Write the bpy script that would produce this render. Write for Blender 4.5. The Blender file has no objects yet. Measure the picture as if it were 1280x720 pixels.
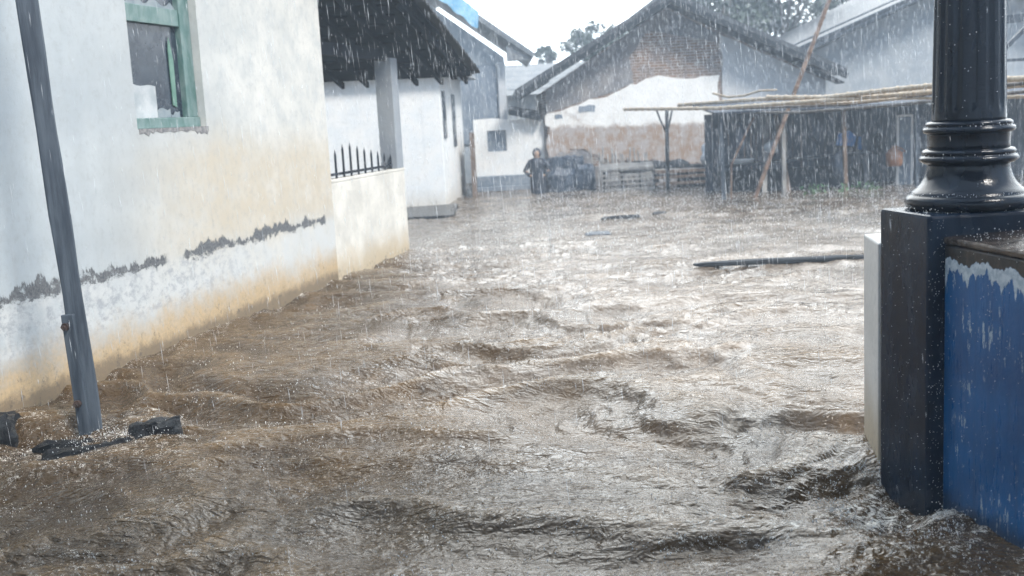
import bpy, math, random
import numpy as np
from mathutils import Matrix, Vector
R = math.radians
random.seed(7); rng = np.random.default_rng(11)
scene = bpy.context.scene
col = scene.collection
MATS = {}; MW = {}

# ------------------------------------------------------------------ mesh helpers
class MB:
    def __init__(s): s.v = []; s.f = []
    def add(s, vs, fs):
        b = len(s.v); s.v += [Vector(v) for v in vs]; s.f += [tuple(b + i for i in f) for f in fs]
    def hexa(s, p):  # 8 points: bottom loop, top loop
        s.add(p, [(3, 2, 1, 0), (4, 5, 6, 7), (0, 1, 5, 4), (1, 2, 6, 5), (2, 3, 7, 6), (3, 0, 4, 7)])
    def box(s, x0, x1, y0, y1, z0, z1, j=0):
        q = lambda: random.uniform(-j, j)
        s.hexa([(x + q(), y + q(), z + q()) for z in (z0, z1) for x, y in ((x0, y0), (x1, y0), (x1, y1), (x0, y1))])
    def obox(s, c, size, M):
        hx, hy, hz = [k / 2 for k in size]; c = Vector(c)
        s.hexa([c + M @ Vector((x, y, z)) for z in (-hz, hz) for x, y in ((-hx, -hy), (hx, -hy), (hx, hy), (-hx, hy))])
    def beam(s, a, b, w, h, up=(0, 0, 1)):
        a, b = Vector(a), Vector(b); d = (b - a).normalized(); sd = d.cross(Vector(up))
        if sd.length < 1e-3: sd = Vector((1, 0, 0))
        sd.normalize(); u = sd.cross(d)
        s.hexa([p + sd * w / 2 * i + u * h / 2 * k for p in (a, b) for i, k in ((-1, -1), (1, -1), (1, 1), (-1, 1))])
    def tube(s, pts, rad, n=8, wob=0.0):
        pts = [Vector(p) for p in pts]; m = len(pts)
        if not hasattr(rad, '__len__'): rad = [rad] * m
        b = len(s.v)
        for i, p in enumerate(pts):
            t = (pts[min(i + 1, m - 1)] - pts[max(i - 1, 0)]).normalized()
            a = t.cross(Vector((0.3, 0.9, 0.2))).normalized(); c = t.cross(a)
            for k in range(n):
                an = 2 * math.pi * k / n
                s.v.append(p + (a * math.cos(an) + c * math.sin(an)) * rad[i] * (1 + random.uniform(-wob, wob)))
        for i in range(m - 1):
            for k in range(n):
                s.f.append((b + i * n + k, b + i * n + (k + 1) % n, b + (i + 1) * n + (k + 1) % n, b + (i + 1) * n + k))
        s.f.append(tuple(b + k for k in reversed(range(n)))); s.f.append(tuple(b + (m - 1) * n + k for k in range(n)))
    def lathe(s, c, prof, n=48, mod=None):
        b = len(s.v); m = len(prof); c = Vector(c)
        for i, (r, z) in enumerate(prof):
            for k in range(n):
                an = 2 * math.pi * k / n; rr = r * (mod(an, z) if mod else 1)
                s.v.append(c + Vector((rr * math.cos(an), rr * math.sin(an), z)))
        for i in range(m - 1):
            for k in range(n):
                s.f.append((b + i * n + k, b + i * n + (k + 1) % n, b + (i + 1) * n + (k + 1) % n, b + (i + 1) * n + k))
        s.f.append(tuple(b + k for k in reversed(range(n)))); s.f.append(tuple(b + (m - 1) * n + k for k in range(n)))
    def prism(s, pts, y0, y1):  # outline in x,z extruded along y
        n = len(pts)
        s.add([(x, y0, z) for x, z in pts] + [(x, y1, z) for x, z in pts],
              [tuple(range(n)), tuple(reversed(range(n, 2 * n)))] + [(i, i + n, (i + 1) % n + n, (i + 1) % n) for i in range(n)])
    def blob(s, c, size, seed=0, rough=.25, nu=14, nv=9):
        b = len(s.v); rr = random.Random(seed); c = Vector(c)
        ph = [(rr.uniform(0, 6.28), rr.randint(1, 4), rr.randint(1, 3), rr.uniform(.3, 1)) for _ in range(7)]
        for i in range(nv + 1):
            th = math.pi * i / nv
            for k in range(nu):
                an = 2 * math.pi * k / nu
                m = 1 + rough * sum(a * math.sin(p + f * an + g * th) for p, f, g, a in ph) / 3
                s.v.append(c + Vector((size[0] * m * math.sin(th) * math.cos(an), size[1] * m * math.sin(th) * math.sin(an), size[2] * m * math.cos(th))))
        for i in range(nv):
            for k in range(nu):
                s.f.append((b + i * nu + k, b + (i + 1) * nu + k, b + (i + 1) * nu + (k + 1) % nu, b + i * nu + (k + 1) % nu))
    def build(s, name, mat, parent=None, local=True, smooth=False, bevel=0, origin=None):
        """vertices are in the frame of the thing (local) or in world space (local=False)"""
        M = MW.get(parent.name, Matrix.Identity(4)) if parent else Matrix.Identity(4)
        vs = s.v
        if parent and not local:
            I = M.inverted(); vs = [I @ v for v in vs]
        if origin is not None: vs = [v - Vector(origin) for v in vs]
        me = bpy.data.meshes.new(name); me.from_pydata([tuple(v) for v in vs], [], s.f); me.update()
        me.materials.append(mat)
        import bmesh
        bm = bmesh.new(); bm.from_mesh(me); bmesh.ops.recalc_face_normals(bm, faces=bm.faces); bm.to_mesh(me); bm.free()
        if smooth:
            me.polygons.foreach_set('use_smooth', [True] * len(me.polygons))
        o = bpy.data.objects.new(name, me); col.objects.link(o)
        if parent: o.parent = parent
        if origin is not None: o.location = origin
        MW[o.name] = M if parent else Matrix.Translation(Vector(origin or (0, 0, 0)))
        if bevel:
            b = o.modifiers.new('bevel', 'BEVEL'); b.width = bevel; b.segments = 2; b.limit_method = 'ANGLE'
        return o

def tag(o, label=None, cat=None, group=None, kind=None):
    if label: o['label'] = label
    if cat: o['category'] = cat
    if group: o['group'] = group
    if kind: o['kind'] = kind
    return o
def thing(name, label, cat, loc=(0, 0, 0), rz=0, group=None):
    o = bpy.data.objects.new(name, None); col.objects.link(o); o.location = loc; o.rotation_euler = (0, 0, rz)
    o.empty_display_size = .2
    MW[o.name] = Matrix.Translation(Vector(loc)) @ Matrix.Rotation(rz, 4, 'Z')
    return tag(o, label, cat, group)

# ------------------------------------------------------------------ material helpers
class Mat:
    def __init__(s, name):
        s.m = bpy.data.materials.new(name); s.m.use_nodes = True; s.t = s.m.node_tree; s.t.nodes.clear()
        s.out = s.n('ShaderNodeOutputMaterial'); s.tc = s.n('ShaderNodeTexCoord').outputs['Object']; MATS[name] = s.m
    def n(s, ty, **k):
        x = s.t.nodes.new(ty)
        for a, b in k.items(): setattr(x, a, b)
        return x
    def put(s, sock, v):
        if v is None: return
        if isinstance(v, bpy.types.NodeSocket): s.t.links.new(v, sock)
        elif isinstance(v, (tuple, list)) and len(v) == 3 and sock.type == 'RGBA': sock.default_value = (*v, 1)
        else: sock.default_value = v
    def mp(s, sc=(1, 1, 1), lo=(0, 0, 0), v=None, ro=(0, 0, 0)):
        x = s.n('ShaderNodeMapping'); s.put(x.inputs[0], v or s.tc); x.inputs['Scale'].default_value = sc; x.inputs['Location'].default_value = lo; x.inputs['Rotation'].default_value = ro
        return x.outputs[0]
    def noise(s, sc, det=4, ro=.55, v=None, dis=0):
        x = s.n('ShaderNodeTexNoise'); s.put(x.inputs['Vector'], v or s.tc); x.inputs['Scale'].default_value = sc
        x.inputs['Detail'].default_value = det; x.inputs['Roughness'].default_value = ro; x.inputs['Distortion'].default_value = dis
        return x.outputs['Fac']
    def vor(s, sc, v=None, feat='F1'):
        x = s.n('ShaderNodeTexVoronoi', feature=feat); s.put(x.inputs['Vector'], v or s.tc); x.inputs['Scale'].default_value = sc
        return x.outputs['Distance']
    def ma(s, op, a, b=None, c=None, cl=False):
        x = s.n('ShaderNodeMath', operation=op, use_clamp=cl); s.put(x.inputs[0], a); s.put(x.inputs[1], b)
        if c is not None: s.put(x.inputs[2], c)
        return x.outputs[0]
    def step(s, v, a, b, lo=0., hi=1.):  # smooth map
        x = s.n('ShaderNodeMapRange', interpolation_type='SMOOTHSTEP'); s.put(x.inputs[0], v)
        for i, k in enumerate((a, b, lo, hi)): x.inputs[i + 1].default_value = k
        return x.outputs[0]
    def band(s, v, a, b, w):  # 1 between a and b
        return s.ma('MULTIPLY', s.step(v, a - w, a + w), s.step(v, b - w, b + w, 1., 0.))
    def mix(s, f, a, b):
        x = s.n('ShaderNodeMix', data_type='RGBA'); s.put(x.inputs[0], f); s.put(x.inputs[6], a); s.put(x.inputs[7], b)
        return x.outputs[2]
    def sep(s, v=None):
        x = s.n('ShaderNodeSeparateXYZ'); s.put(x.inputs[0], v or s.tc); return x.outputs
    def bump(s, h, st=.5, di=.01, nrm=None):
        x = s.n('ShaderNodeBump'); s.put(x.inputs['Height'], h); x.inputs['Strength'].default_value = st; x.inputs['Distance'].default_value = di
        s.put(x.inputs['Normal'], nrm); return x.outputs[0]
    def bsdf(s, color, rough=.8, normal=None, metal=0., spec=.5, **k):
        x = s.n('ShaderNodeBsdfPrincipled'); s.put(x.inputs['Base Color'], color); s.put(x.inputs['Roughness'], rough)
        s.put(x.inputs['Normal'], normal); x.inputs['Metallic'].default_value = metal; x.inputs['Specular IOR Level'].default_value = spec
        for a, b in k.items(): s.put(x.inputs[a.replace('_', ' ')], b)
        s.t.links.new(x.outputs[0], s.out.inputs[0]); return s.m

def simple(name, c1, c2, sc=4, rough=.7, bs=.4, bd=.01, bsc=30, stretch=(1, 1, 1), lo=.35, hi=.65, spec=.5):
    m = Mat(name); v = m.mp(stretch)
    c = m.mix(m.step(m.noise(sc, 6, .6, v), lo, hi), c1, c2)
    return m.bsdf(c, rough, m.bump(m.noise(bsc, 6, .6, v), bs, bd), spec=spec)

def mat_wall_main():
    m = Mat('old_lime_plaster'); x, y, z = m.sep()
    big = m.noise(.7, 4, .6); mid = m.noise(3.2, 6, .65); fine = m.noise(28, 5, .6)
    base = m.mix(m.step(big, .35, .65), m.mix(m.step(x, -1., 6.), (.35, .40, .44), (.56, .56, .53)), m.mix(m.step(x, -1., 6.), (.44, .49, .52), (.70, .68, .63)))  # near end darker and bluer: shade there painted into the plaster colour
    base = m.mix(m.ma('MULTIPLY', m.step(mid, .42, .72), .55), base, (.40, .43, .44))
    # tan weathering above the peel line, growing to the far corner
    tan = m.ma('MULTIPLY', m.ma('MULTIPLY', m.band(m.ma('ADD', z, m.ma('MULTIPLY', big, 1.0)), 1.3, 2.35, .28), m.step(x, 1.2, 3.8)), m.step(mid, .2, .62, .35, 1.))
    base = m.mix(m.ma('MULTIPLY', tan, .9), base, (.56, .49, .38))
    # rain streaks running down
    st = m.step(m.noise(1, 5, .6, m.mp((9, 9, .55))), .55, .8)
    base = m.mix(m.ma('MULTIPLY', st, .28), base, (.42, .42, .42))
    gr = m.noise(13, 9, .85, m.mp((1, 1, .8), (3, 0, 7))); base = m.mix(m.ma('MULTIPLY', m.step(gr, .48, .66), .5), base, (.33, .34, .34))
    pk = m.step(m.noise(30, 6, .8), .69, .73); base = m.mix(m.ma('MULTIPLY', pk, .5), base, (.25, .26, .28))
    # chalky strip below the line
    ch = m.band(z, .36, .80, .08)
    base = m.mix(m.ma('MULTIPLY', ch, m.step(mid, .35, .62, .15, .85)), base, (.60, .61, .60))
    dirt = m.ma('MULTIPLY', ch, m.step(m.noise(6, 9, .82, m.mp((1, 1, 1.5))), .47, .60)); dirt = m.ma('MULTIPLY', dirt, m.step(x, 5.5, 2.6))
    base = m.mix(m.ma('MULTIPLY', dirt, .75), base, (.30, .32, .35))
    # ochre damp at the foot
    zz = m.ma('ADD', z, m.ma('MULTIPLY', m.ma('SUBTRACT', m.noise(1.6, 5, .7), .5), .55))
    zz = m.ma('ADD', zz, m.ma('MULTIPLY', m.ma('SUBTRACT', m.noise(9, 7, .8, m.mp((1, 1, .7))), .5), .45)); och = m.step(zz, .55, .10)
    base = m.mix(m.ma('MULTIPLY', och, .92), base, m.mix(m.step(fine, .35, .7), (.54, .38, .20), (.42, .31, .18)))
    sp = m.ma('MULTIPLY', m.step(m.noise(12, 9, .85, m.mp((1, 1, .7))), .54, .61), m.step(zz, .36, .12))
    base = m.mix(m.ma('MULTIPLY', sp, .9), base, (.10, .09, .08))
    foot = m.step(m.ma('ADD', z, m.ma('MULTIPLY', m.ma('SUBTRACT', m.noise(5, 7, .85), .5), .35)), .16, .04)
    base = m.mix(m.ma('MULTIPLY', foot, .75), base, (.13, .10, .07))
    # peel band: grey render laid bare, ragged upper edge
    h = m.ma('ADD', m.ma('MULTIPLY', m.ma('SUBTRACT', m.noise(1, 9, .78, m.mp((2.6, .01, .35))), .33), .60), m.ma('MULTIPLY', m.ma('SUBTRACT', m.noise(1, 6, .8, m.mp((22, .01, 6))), .5), .12))
    low = m.ma('SUBTRACT', m.ma('MULTIPLY', m.noise(4.5, 9, .85, m.mp((1, 1, 1.6))), .56), .27)
    zr = m.ma('SUBTRACT', z, .775)
    up = m.step(m.ma('SUBTRACT', h, zr), -.002, .006); dn = m.step(m.ma('SUBTRACT', zr, low), -.012, .012)
    gap = m.ma('MAXIMUM', m.step(m.ma('ABSOLUTE', m.ma('SUBTRACT', x, m.ma('ADD', 2.72, m.ma('MULTIPLY', z, -.1)))), .12, .20), 0.)
    peel = m.ma('MULTIPLY', m.ma('MULTIPLY', up, dn), m.ma('MULTIPLY', gap, m.step(x, 6.35, 6.25)))
    peel = m.ma('MULTIPLY', peel, m.ma('MAXIMUM', m.step(m.noise(10, 6, .75), .40, .47), m.step(x, 1.3, 2.)))
    base = m.mix(peel, base, m.mix(m.step(m.noise(40, 5, .7), .35, .65), (.07, .075, .085), (.19, .195, .20)))
    # hairline cracks
    cr = m.step(m.vor(.9, m.mp(v=None, sc=(1, 1, 1.3)), 'DISTANCE_TO_EDGE'), .006, .0015)
    wob = m.step(m.noise(2.3, 2), .56, .6)
    
    hgt = m.ma('ADD', m.ma('MULTIPLY', fine, .25), m.ma('ADD', m.ma('MULTIPLY', mid, .8), m.ma('MULTIPLY', peel, -1.6)))
    return m.bsdf(base, .62, m.bump(hgt, .55, .012), spec=.35)

def mat_white(name, a=(.74, .76, .76), b=(.82, .81, .78), foot=True, amt=.6):
    m = Mat(name); x, y, z = m.sep()
    mid = m.noise(1.8, 6, .65)
    c = m.mix(m.step(mid, .35, .65), a, b)
    st = m.step(m.noise(1, 5, .6, m.mp((6, 6, .4))), .5, .8); c = m.mix(m.ma('MULTIPLY', st, .3), c, (.42, .44, .46)); c = m.mix(m.ma('MULTIPLY', m.step(m.noise(7, 9, .85), .50, .68), .45), c, (.38, .38, .37))
    if foot:
        zz = m.ma('ADD', z, m.ma('MULTIPLY', m.noise(2.5, 6, .7), .5))
        c = m.mix(m.ma('MULTIPLY', m.step(zz, .75, .25), amt), c, (.50, .40, .26))
        sp = m.ma('MULTIPLY', m.step(m.noise(11, 8, .8, m.mp((1, 1, .6))), .52, .60), m.step(zz, .42, .22)); c = m.mix(m.ma('MULTIPLY', sp, .8), c, (.16, .14, .12))
    return m.bsdf(c, .7, m.bump(m.noise(20, 6, .6), .4, .01), spec=.3)

def mat_worn():
    m = Mat('worn_plaster'); x, y, z = m.sep()
    c = m.mix(m.step(m.noise(1.8, 6, .65), .35, .65), (.78, .77, .74), (.86, .85, .82))
    k = m.ma('ADD', m.step(z, 1.75, 1.30), m.ma('MULTIPLY', m.step(x, 1.0, -3.2), .30))
    k = m.ma('ADD', k, m.ma('MULTIPLY', m.ma('SUBTRACT', m.noise(1.3, 9, .78), .5), 1.9))
    c = m.mix(m.step(k, .25, .75), c, m.mix(m.step(m.noise(3, 6, .7), .4, .6), (.40, .36, .34), (.33, .235, .17)))
    c = m.mix(m.ma('MULTIPLY', m.step(m.noise(5, 8, .85), .60, .68), .6), c, (.22, .22, .23))
    return m.bsdf(c, .75, m.bump(m.noise(12, 6, .7), .6, .02), spec=.3)

def mat_brick(name):
    m = Mat(name); v = m.mp((1, 1, 1), ro=(R(90), 0, 0))
    b = m.n('ShaderNodeTexBrick'); m.put(b.inputs['Vector'], v); b.inputs['Scale'].default_value = 1
    b.inputs['Brick Width'].default_value = .24; b.inputs['Row Height'].default_value = .075; b.inputs['Mortar Size'].default_value = .010
    b.inputs['Color1'].default_value = (.27, .165, .115, 1); b.inputs['Color2'].default_value = (.20, .145, .12, 1); b.inputs['Mortar'].default_value = (.42, .38, .34, 1)
    c = m.mix(m.step(m.noise(2.2, 6, .7), .45, .65), b.outputs['Color'], (.22, .19, .18))
    c = m.mix(m.step(m.noise(1.1, 4, .7, m.mp((1, 1, 1), (5, 3, 1))), .56, .66), c, (.42, .38, .34))
    h = m.ma('ADD', m.ma('MULTIPLY', b.outputs['Fac'], -1), m.noise(15, 5, .6))
    return m.bsdf(c, .8, m.bump(h, .7, .015), spec=.3)

def mat_tiles(name, c1, c2, row=.26):
    m = Mat(name); x, y, z = m.sep()
    w = m.n('ShaderNodeTexWave', wave_type='BANDS', bands_direction='Z', wave_profile='SAW'); m.put(w.inputs[0], m.tc); w.inputs['Scale'].default_value = 1.6
    c = m.mix(m.step(m.noise(3, 6, .7), .35, .65), c1, c2); c = m.mix(m.ma('MULTIPLY', m.step(w.outputs['Fac'], .8, 1.), .5), c, (.03, .03, .03))
    return m.bsdf(c, .5, m.bump(w.outputs['Fac'], .6, .03))

def mat_blue_wall():
    m = Mat('peeling_blue_paint'); x, y, z = m.sep()
    n1 = m.noise(2.2, 5, .6); n2 = m.noise(1, 6, .7, m.mp((16, 16, 2.2)))
    blue = m.mix(m.step(n1, .3, .7), (.001, .066, .20), (.003, .12, .33))
    blue = m.mix(m.ma('MULTIPLY', m.step(m.noise(1, 5, .6, m.mp((30, 30, 1.5))), .5, .75), .4), blue, (.004, .035, .10))
    # runs and flecks of white undercoat
    fl = m.ma('MULTIPLY', m.step(m.noise(1, 4, .8, m.mp((24, 24, 6))), .58, .61), m.step(m.noise(3, 3), .46, .54))
    blue = m.mix(fl, blue, (.42, .50, .56))
    yy = y
    edge = m.ma('ADD', m.ma('ADD', 1.085, m.ma('MULTIPLY', m.noise(1, 3, .6, m.mp((6, 6, .6))), .20)), m.ma('MULTIPLY', m.noise(1, 3, .6, m.mp((19, 19, 1))), .05))
    drip = m.ma('SUBTRACT', edge, m.ma('ADD', .012, m.ma('MULTIPLY', m.ma('POWER', m.noise(1, 4, .65, m.mp((13, 13, .3), (3, 1, 0))), 3.), .52)))
    inwhite = m.ma('MULTIPLY', m.step(m.ma('SUBTRACT', z, drip), -.002, .004), m.step(m.ma('SUBTRACT', z, edge), .002, -.004))
    c = m.mix(inwhite, blue, m.mix(m.step(m.noise(30, 4), .4, .6), (.38, .46, .52), (.60, .66, .70)))
    top = m.step(m.ma('SUBTRACT', z, edge), -.003, .003)
    c = m.mix(top, c, m.mix(m.step(m.noise(9, 6, .7), .4, .68), (.008, .009, .012), (.055, .038, .027)))
    foot = m.step(m.ma('ADD', z, m.ma('MULTIPLY', m.noise(8, 5, .7), .18)), .20, .06); c = m.mix(m.ma('MULTIPLY', foot, .8), c, (.01, .02, .035))
    h = m.ma('ADD', m.ma('ADD', m.noise(14, 6, .65), inwhite), m.ma('MULTIPLY', top, -.4))
    return m.bsdf(c, m.step(n2, .3, .7, .22, .5), m.bump(h, .45, .008), spec=.5)

def mat_black_paint(name, a=(.003, .006, .012), b=(.010, .017, .030), chips=True, ro=(.16, .42), spec=.4):
    m = Mat(name)
    c = m.mix(m.step(m.noise(5, 6, .65, m.mp((1, 1, .4))), .35, .7), a, b)
    if chips:
        f = m.ma('MULTIPLY', m.step(m.noise(1, 5, .85, m.mp((38, 38, 11))), .70, .73), m.step(m.noise(2.4, 3), .46, .56)); c = m.mix(f, c, (.34, .40, .46))
    h = m.ma('ADD', m.noise(9, 6, .6), m.ma('MULTIPLY', m.noise(70, 4, .6), .25))
    return m.bsdf(c, m.step(m.noise(7, 5, .6, m.mp((1, 1, .3))), .3, .7, *ro), m.bump(h, .5, .008), spec=spec)

def mat_water():
    m = Mat('muddy_flood_water')
    at = m.n('ShaderNodeAttribute', attribute_name='foam'); foam = at.outputs['Fac']
    x, y, z = m.sep()
    wv = m.mp((1.3, 1, 1), ro=(0, 0, R(20)))
    big = m.noise(.35, 4, .6)
    brown = m.mix(m.step(m.noise(1.7, 6, .7, wv), .3, .7), (.034, .019, .007), (.098, .057, .022))
    brown = m.mix(m.step(big, .40, .62), brown, (.066, .041, .019))
    aer_sheen = m.ma('ADD', m.ma('MULTIPLY', m.step(m.ma('SUBTRACT', x, m.ma('MULTIPLY', y, -.02)), -3.2, 1.2), .55), m.ma('MULTIPLY', m.ma('SUBTRACT', m.noise(.9, 5, .65, m.mp((.8, 1.5, 1), ro=(0, 0, R(12)))), .5), 2.2))  # aerated water plus pale sky reflection painted in towards the right and distance
    aer_sheen = m.ma('MULTIPLY', m.step(aer_sheen, .15, .95), m.step(y, 4.5, 11., .0, .85)); aer_sheen = m.ma('MULTIPLY', aer_sheen, m.step(m.noise(11, 5, .7, m.mp((1, 1.3, 1), ro=(0, 0, R(25))), 1.), .36, .60, .35, 1.))
    brown = m.mix(m.ma('MULTIPLY', aer_sheen, .85), brown, (.40, .35, .30))
    hi = m.step(m.ma('ADD', z, m.ma('MULTIPLY', m.ma('SUBTRACT', m.noise(4, 5, .7), .5), .08)), -.015, .075); brown = m.mix(m.ma('MULTIPLY', hi, .85), brown, m.mix(m.noise(14, 4, .7), (.10, .060, .026), (.26, .165, .075)))
    # lacy foam following the attribute
    f1 = m.noise(9, 8, .78, m.mp((1., 1.3, 1), ro=(0, 0, R(28))), 1.4)
    ff = m.ma('ADD', m.ma('MULTIPLY', foam, .60), m.ma('SUBTRACT', f1, .48))
    fm = m.ma('MULTIPLY', m.step(ff, .17, .33), m.step(m.noise(48, 4, .7), .38, .56, .1, 1.))
    # squiggles of spray and bubbles between rain strikes
    def squig(sc, off, w, lo):
        a = m.ma('ABSOLUTE', m.ma('SUBTRACT', m.noise(sc, 3, .6, m.mp((1, 1.1, 1), (off, off, 0), ro=(0, 0, R(25))), 2.2), .5))
        return m.ma('MULTIPLY', m.step(a, w, w * .3), m.step(m.noise(sc * .8, 4, .75, m.mp((1, 1, 1), (off + 4, 2, 0))), lo, lo + .08))
    fl = m.ma('MAXIMUM', squig(9, 0, .020, .50), m.ma('MAXIMUM', squig(16, 5, .024, .51), squig(5, 9, .011, .53)))
    fl = m.ma('MULTIPLY', fl, m.step(foam, -.1, .35, .35, 1.))
    spk = m.step(m.vor(42, None), .20, .08); spk = m.ma('MULTIPLY', spk, m.step(m.noise(8, 4, .7), .48, .58)); spk = m.ma('MULTIPLY', spk, .8)
    fall = m.step(m.ma('MAXIMUM', m.ma('MAXIMUM', fm, fl), spk), .30, .75)
    c = m.mix(m.ma('MULTIPLY', fall, .92), brown, (.80, .77, .71))
    calm = m.step(m.ma('SUBTRACT', m.ma('ADD', x, m.ma('MULTIPLY', big, 3.)), m.ma('MULTIPLY', y, .12)), -1.8, 1.4, 1.0, .50)
    far = m.step(y, 9., 24., 1., .55)
    h1 = m.noise(5.5, 2.5, .55, m.mp((.75, 1.35, 1), ro=(0, 0, R(25))), 1.2)
    h2 = m.noise(13, 2, .55, m.mp((.95, 1.25, 1), ro=(0, 0, R(40))), 1.8)
    nb = m.bump(m.ma('MULTIPLY', h1, m.ma('MULTIPLY', calm, far)), 1., .060)
    nb = m.bump(m.ma('MULTIPLY', h2, m.ma('MULTIPLY', calm, far)), 1., .021, nb)
    nb = m.bump(m.ma('MULTIPLY', m.vor(30, None), calm), .5, .010, nb)
    nb = m.bump(fall, .5, .008, nb)
    return m.bsdf(c, m.ma('ADD', .045, m.ma('MULTIPLY', fall, .5)), nb, spec=.5, IOR=1.35)

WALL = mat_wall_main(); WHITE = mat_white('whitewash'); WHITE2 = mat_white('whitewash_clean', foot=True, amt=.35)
PARA = mat_white('cream_whitewash', (.58, .56, .51), (.76, .73, .66), True, .9)
BRICK = mat_brick('old_brick')
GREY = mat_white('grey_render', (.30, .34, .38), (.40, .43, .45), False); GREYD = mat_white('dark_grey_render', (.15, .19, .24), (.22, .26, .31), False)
PALE = mat_white('pale_render', (.50, .52, .54), (.60, .60, .60), False); PLAST = mat_white('chalky_plaster', (.74, .75, .75), (.86, .85, .83), False)
TILE = mat_tiles('wet_dark_tiles', (.045, .05, .06), (.10, .11, .12)); TILEB = mat_tiles('blackened_tiles', (.004, .006, .009), (.012, .015, .02))
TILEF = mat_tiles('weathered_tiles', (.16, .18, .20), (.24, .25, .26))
UNDER = simple('black_underside', (.002, .003, .006), (.007, .009, .014), 6, .85, spec=.08)  # near-black colour for porch roof deck, rafters and beam
WOODG = simple('wet_grey_timber', (.030, .042, .060), (.075, .095, .12), 3, .5, .6, .006, 14, (6, 6, .6))
WOODB = simple('brown_timber', (.10, .065, .045), (.20, .14, .10), 3, .55, .6, .006, 14, (6, 6, .6))
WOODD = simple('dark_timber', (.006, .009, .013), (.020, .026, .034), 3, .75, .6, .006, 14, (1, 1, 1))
WOODGR = simple('silvered_timber', (.16, .16, .16), (.30, .29, .27), 3, .55, .6, .006, 14, (1, 1, 1))
BAMBOO = simple('dry_bamboo', (.34, .25, .16), (.52, .42, .30), 2, .5, .4, .005, 12, (1, 5, 5))
BAMBOOD = simple('dark_bamboo', (.05, .045, .045), (.12, .10, .085), 2, .5, .4, .005, 12, (1, 5, 5))
BAMBOOB = simple('brown_bamboo', (.13, .075, .05), (.25, .17, .12), 6, .5, .4, .005, 12)
BOARD = simple('dark_boards', (.026, .036, .055), (.065, .082, .11), 2, .7, .6, .01, 6, (7, 7, .5))  # dark blue-grey tones for shed boards and shed roof
GREEN = simple('flaking_green_paint', (.08, .17, .155), (.18, .26, .25), 5, .45, .4, .005, 40, (2, 2, 1))
GREENP = simple('green_reflection', (.10, .22, .17), (.17, .30, .24), 5, .5)
GLASS = Mat('dirty_dark_glass')
_c = GLASS.mix(GLASS.step(GLASS.noise(3, 5, .6), .3, .7), (.018, .028, .045), (.045, .060, .080))
GLASS = GLASS.bsdf(_c, GLASS.step(GLASS.noise(9, 5, .6), .3, .7, .12, .35))
PAPER = simple('stained_paper', (.36, .40, .42), (.55, .57, .58), 5, .8)
PAPERG = simple('grey_paper', (.20, .24, .27), (.30, .34, .36), 5, .8)
IRON = mat_black_paint('black_iron', chips=False)
POST = mat_black_paint('black_gloss_paint', chips=True, ro=(.07, .26))
PED = mat_black_paint('navy_gloss_paint', (.003, .008, .019), (.010, .023, .046), True, (.15, .35), .22)
BLUE = mat_blue_wall()
CONC = simple('wet_concrete', (.003, .004, .006), (.014, .016, .019), 5, .14, 1., .05, 11, spec=.2)
STONE = simple('drenched_stone', (.003, .004, .006), (.012, .014, .017), 6, .14, 1., .05, 14, spec=.2)
RUST = simple('rusty_iron', (.03, .02, .018), (.07, .045, .035), 20, .5)
TARPB = simple('blue_tarpaulin', (.12, .34, .52), (.26, .48, .64), 3, .4)
CLOTHB = simple('blue_cloth', (.03, .14, .42), (.06, .22, .55), 5, .7)
ORANGE = simple('orange_plastic', (.30, .13, .06), (.40, .19, .10), 5, .5)
SACK = simple('pale_sacking', (.40, .46, .52), (.60, .63, .66), 3, .6, 1., .05, 4)
DTARP = simple('slate_tarpaulin', (.025, .04, .065), (.06, .08, .11), 3, .45, 1., .05, 4)
COAT = simple('dark_raincoat', (.010, .016, .028), (.028, .037, .055), 8, .5)
SKIN = simple('skin', (.30, .19, .13), (.40, .26, .18), 8, .5)
LEAF = simple('foliage', (.040, .060, .042), (.065, .088, .058), 3, .5)
LEAFW = simple('weed_leaves', (.05, .14, .05), (.09, .20, .08), 3, .5)
BARK = simple('bark', (.07, .055, .045), (.13, .11, .09), 6, .8)
GROUND = simple('mud', (.05, .04, .028), (.09, .07, .05), 1, .8)
WATER = mat_water(); WORN = mat_worn(); GREYW = mat_white('stained_grey_render', (.17, .17, .18), (.27, .25, .24), False)
m_ = Mat('rain_water'); d_ = m_.n('ShaderNodeBsdfTranslucent'); d_.inputs[0].default_value = (.93, .96, 1, 1)
e_ = m_.n('ShaderNodeBsdfDiffuse'); e_.inputs[0].default_value = (.93, .96, 1, 1)
t_ = m_.n('ShaderNodeBsdfTransparent'); x1 = m_.n('ShaderNodeMixShader'); x2 = m_.n('ShaderNodeMixShader')
m_.t.links.new(d_.outputs[0], x1.inputs[1]); m_.t.links.new(e_.outputs[0], x1.inputs[2]); x1.inputs[0].default_value = .5
m_.t.links.new(t_.outputs[0], x2.inputs[1]); m_.t.links.new(x1.outputs[0], x2.inputs[2]); x2.inputs[0].default_value = .45
m_.t.links.new(x2.outputs[0], m_.out.inputs[0]); RAIN = m_.m
SPLASH = simple('splash_water', (.75, .78, .80), (.9, .92, .93), 3, .25)

# ------------------------------------------------------------------ ground and water
g = MB(); g.add([(-170, -60, -.6), (170, -60, -.6), (170, 230, -.6), (-170, 230, -.6)], [(0, 1, 2, 3)])
tag(g.build('ground', GROUND), kind='structure')

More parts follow.
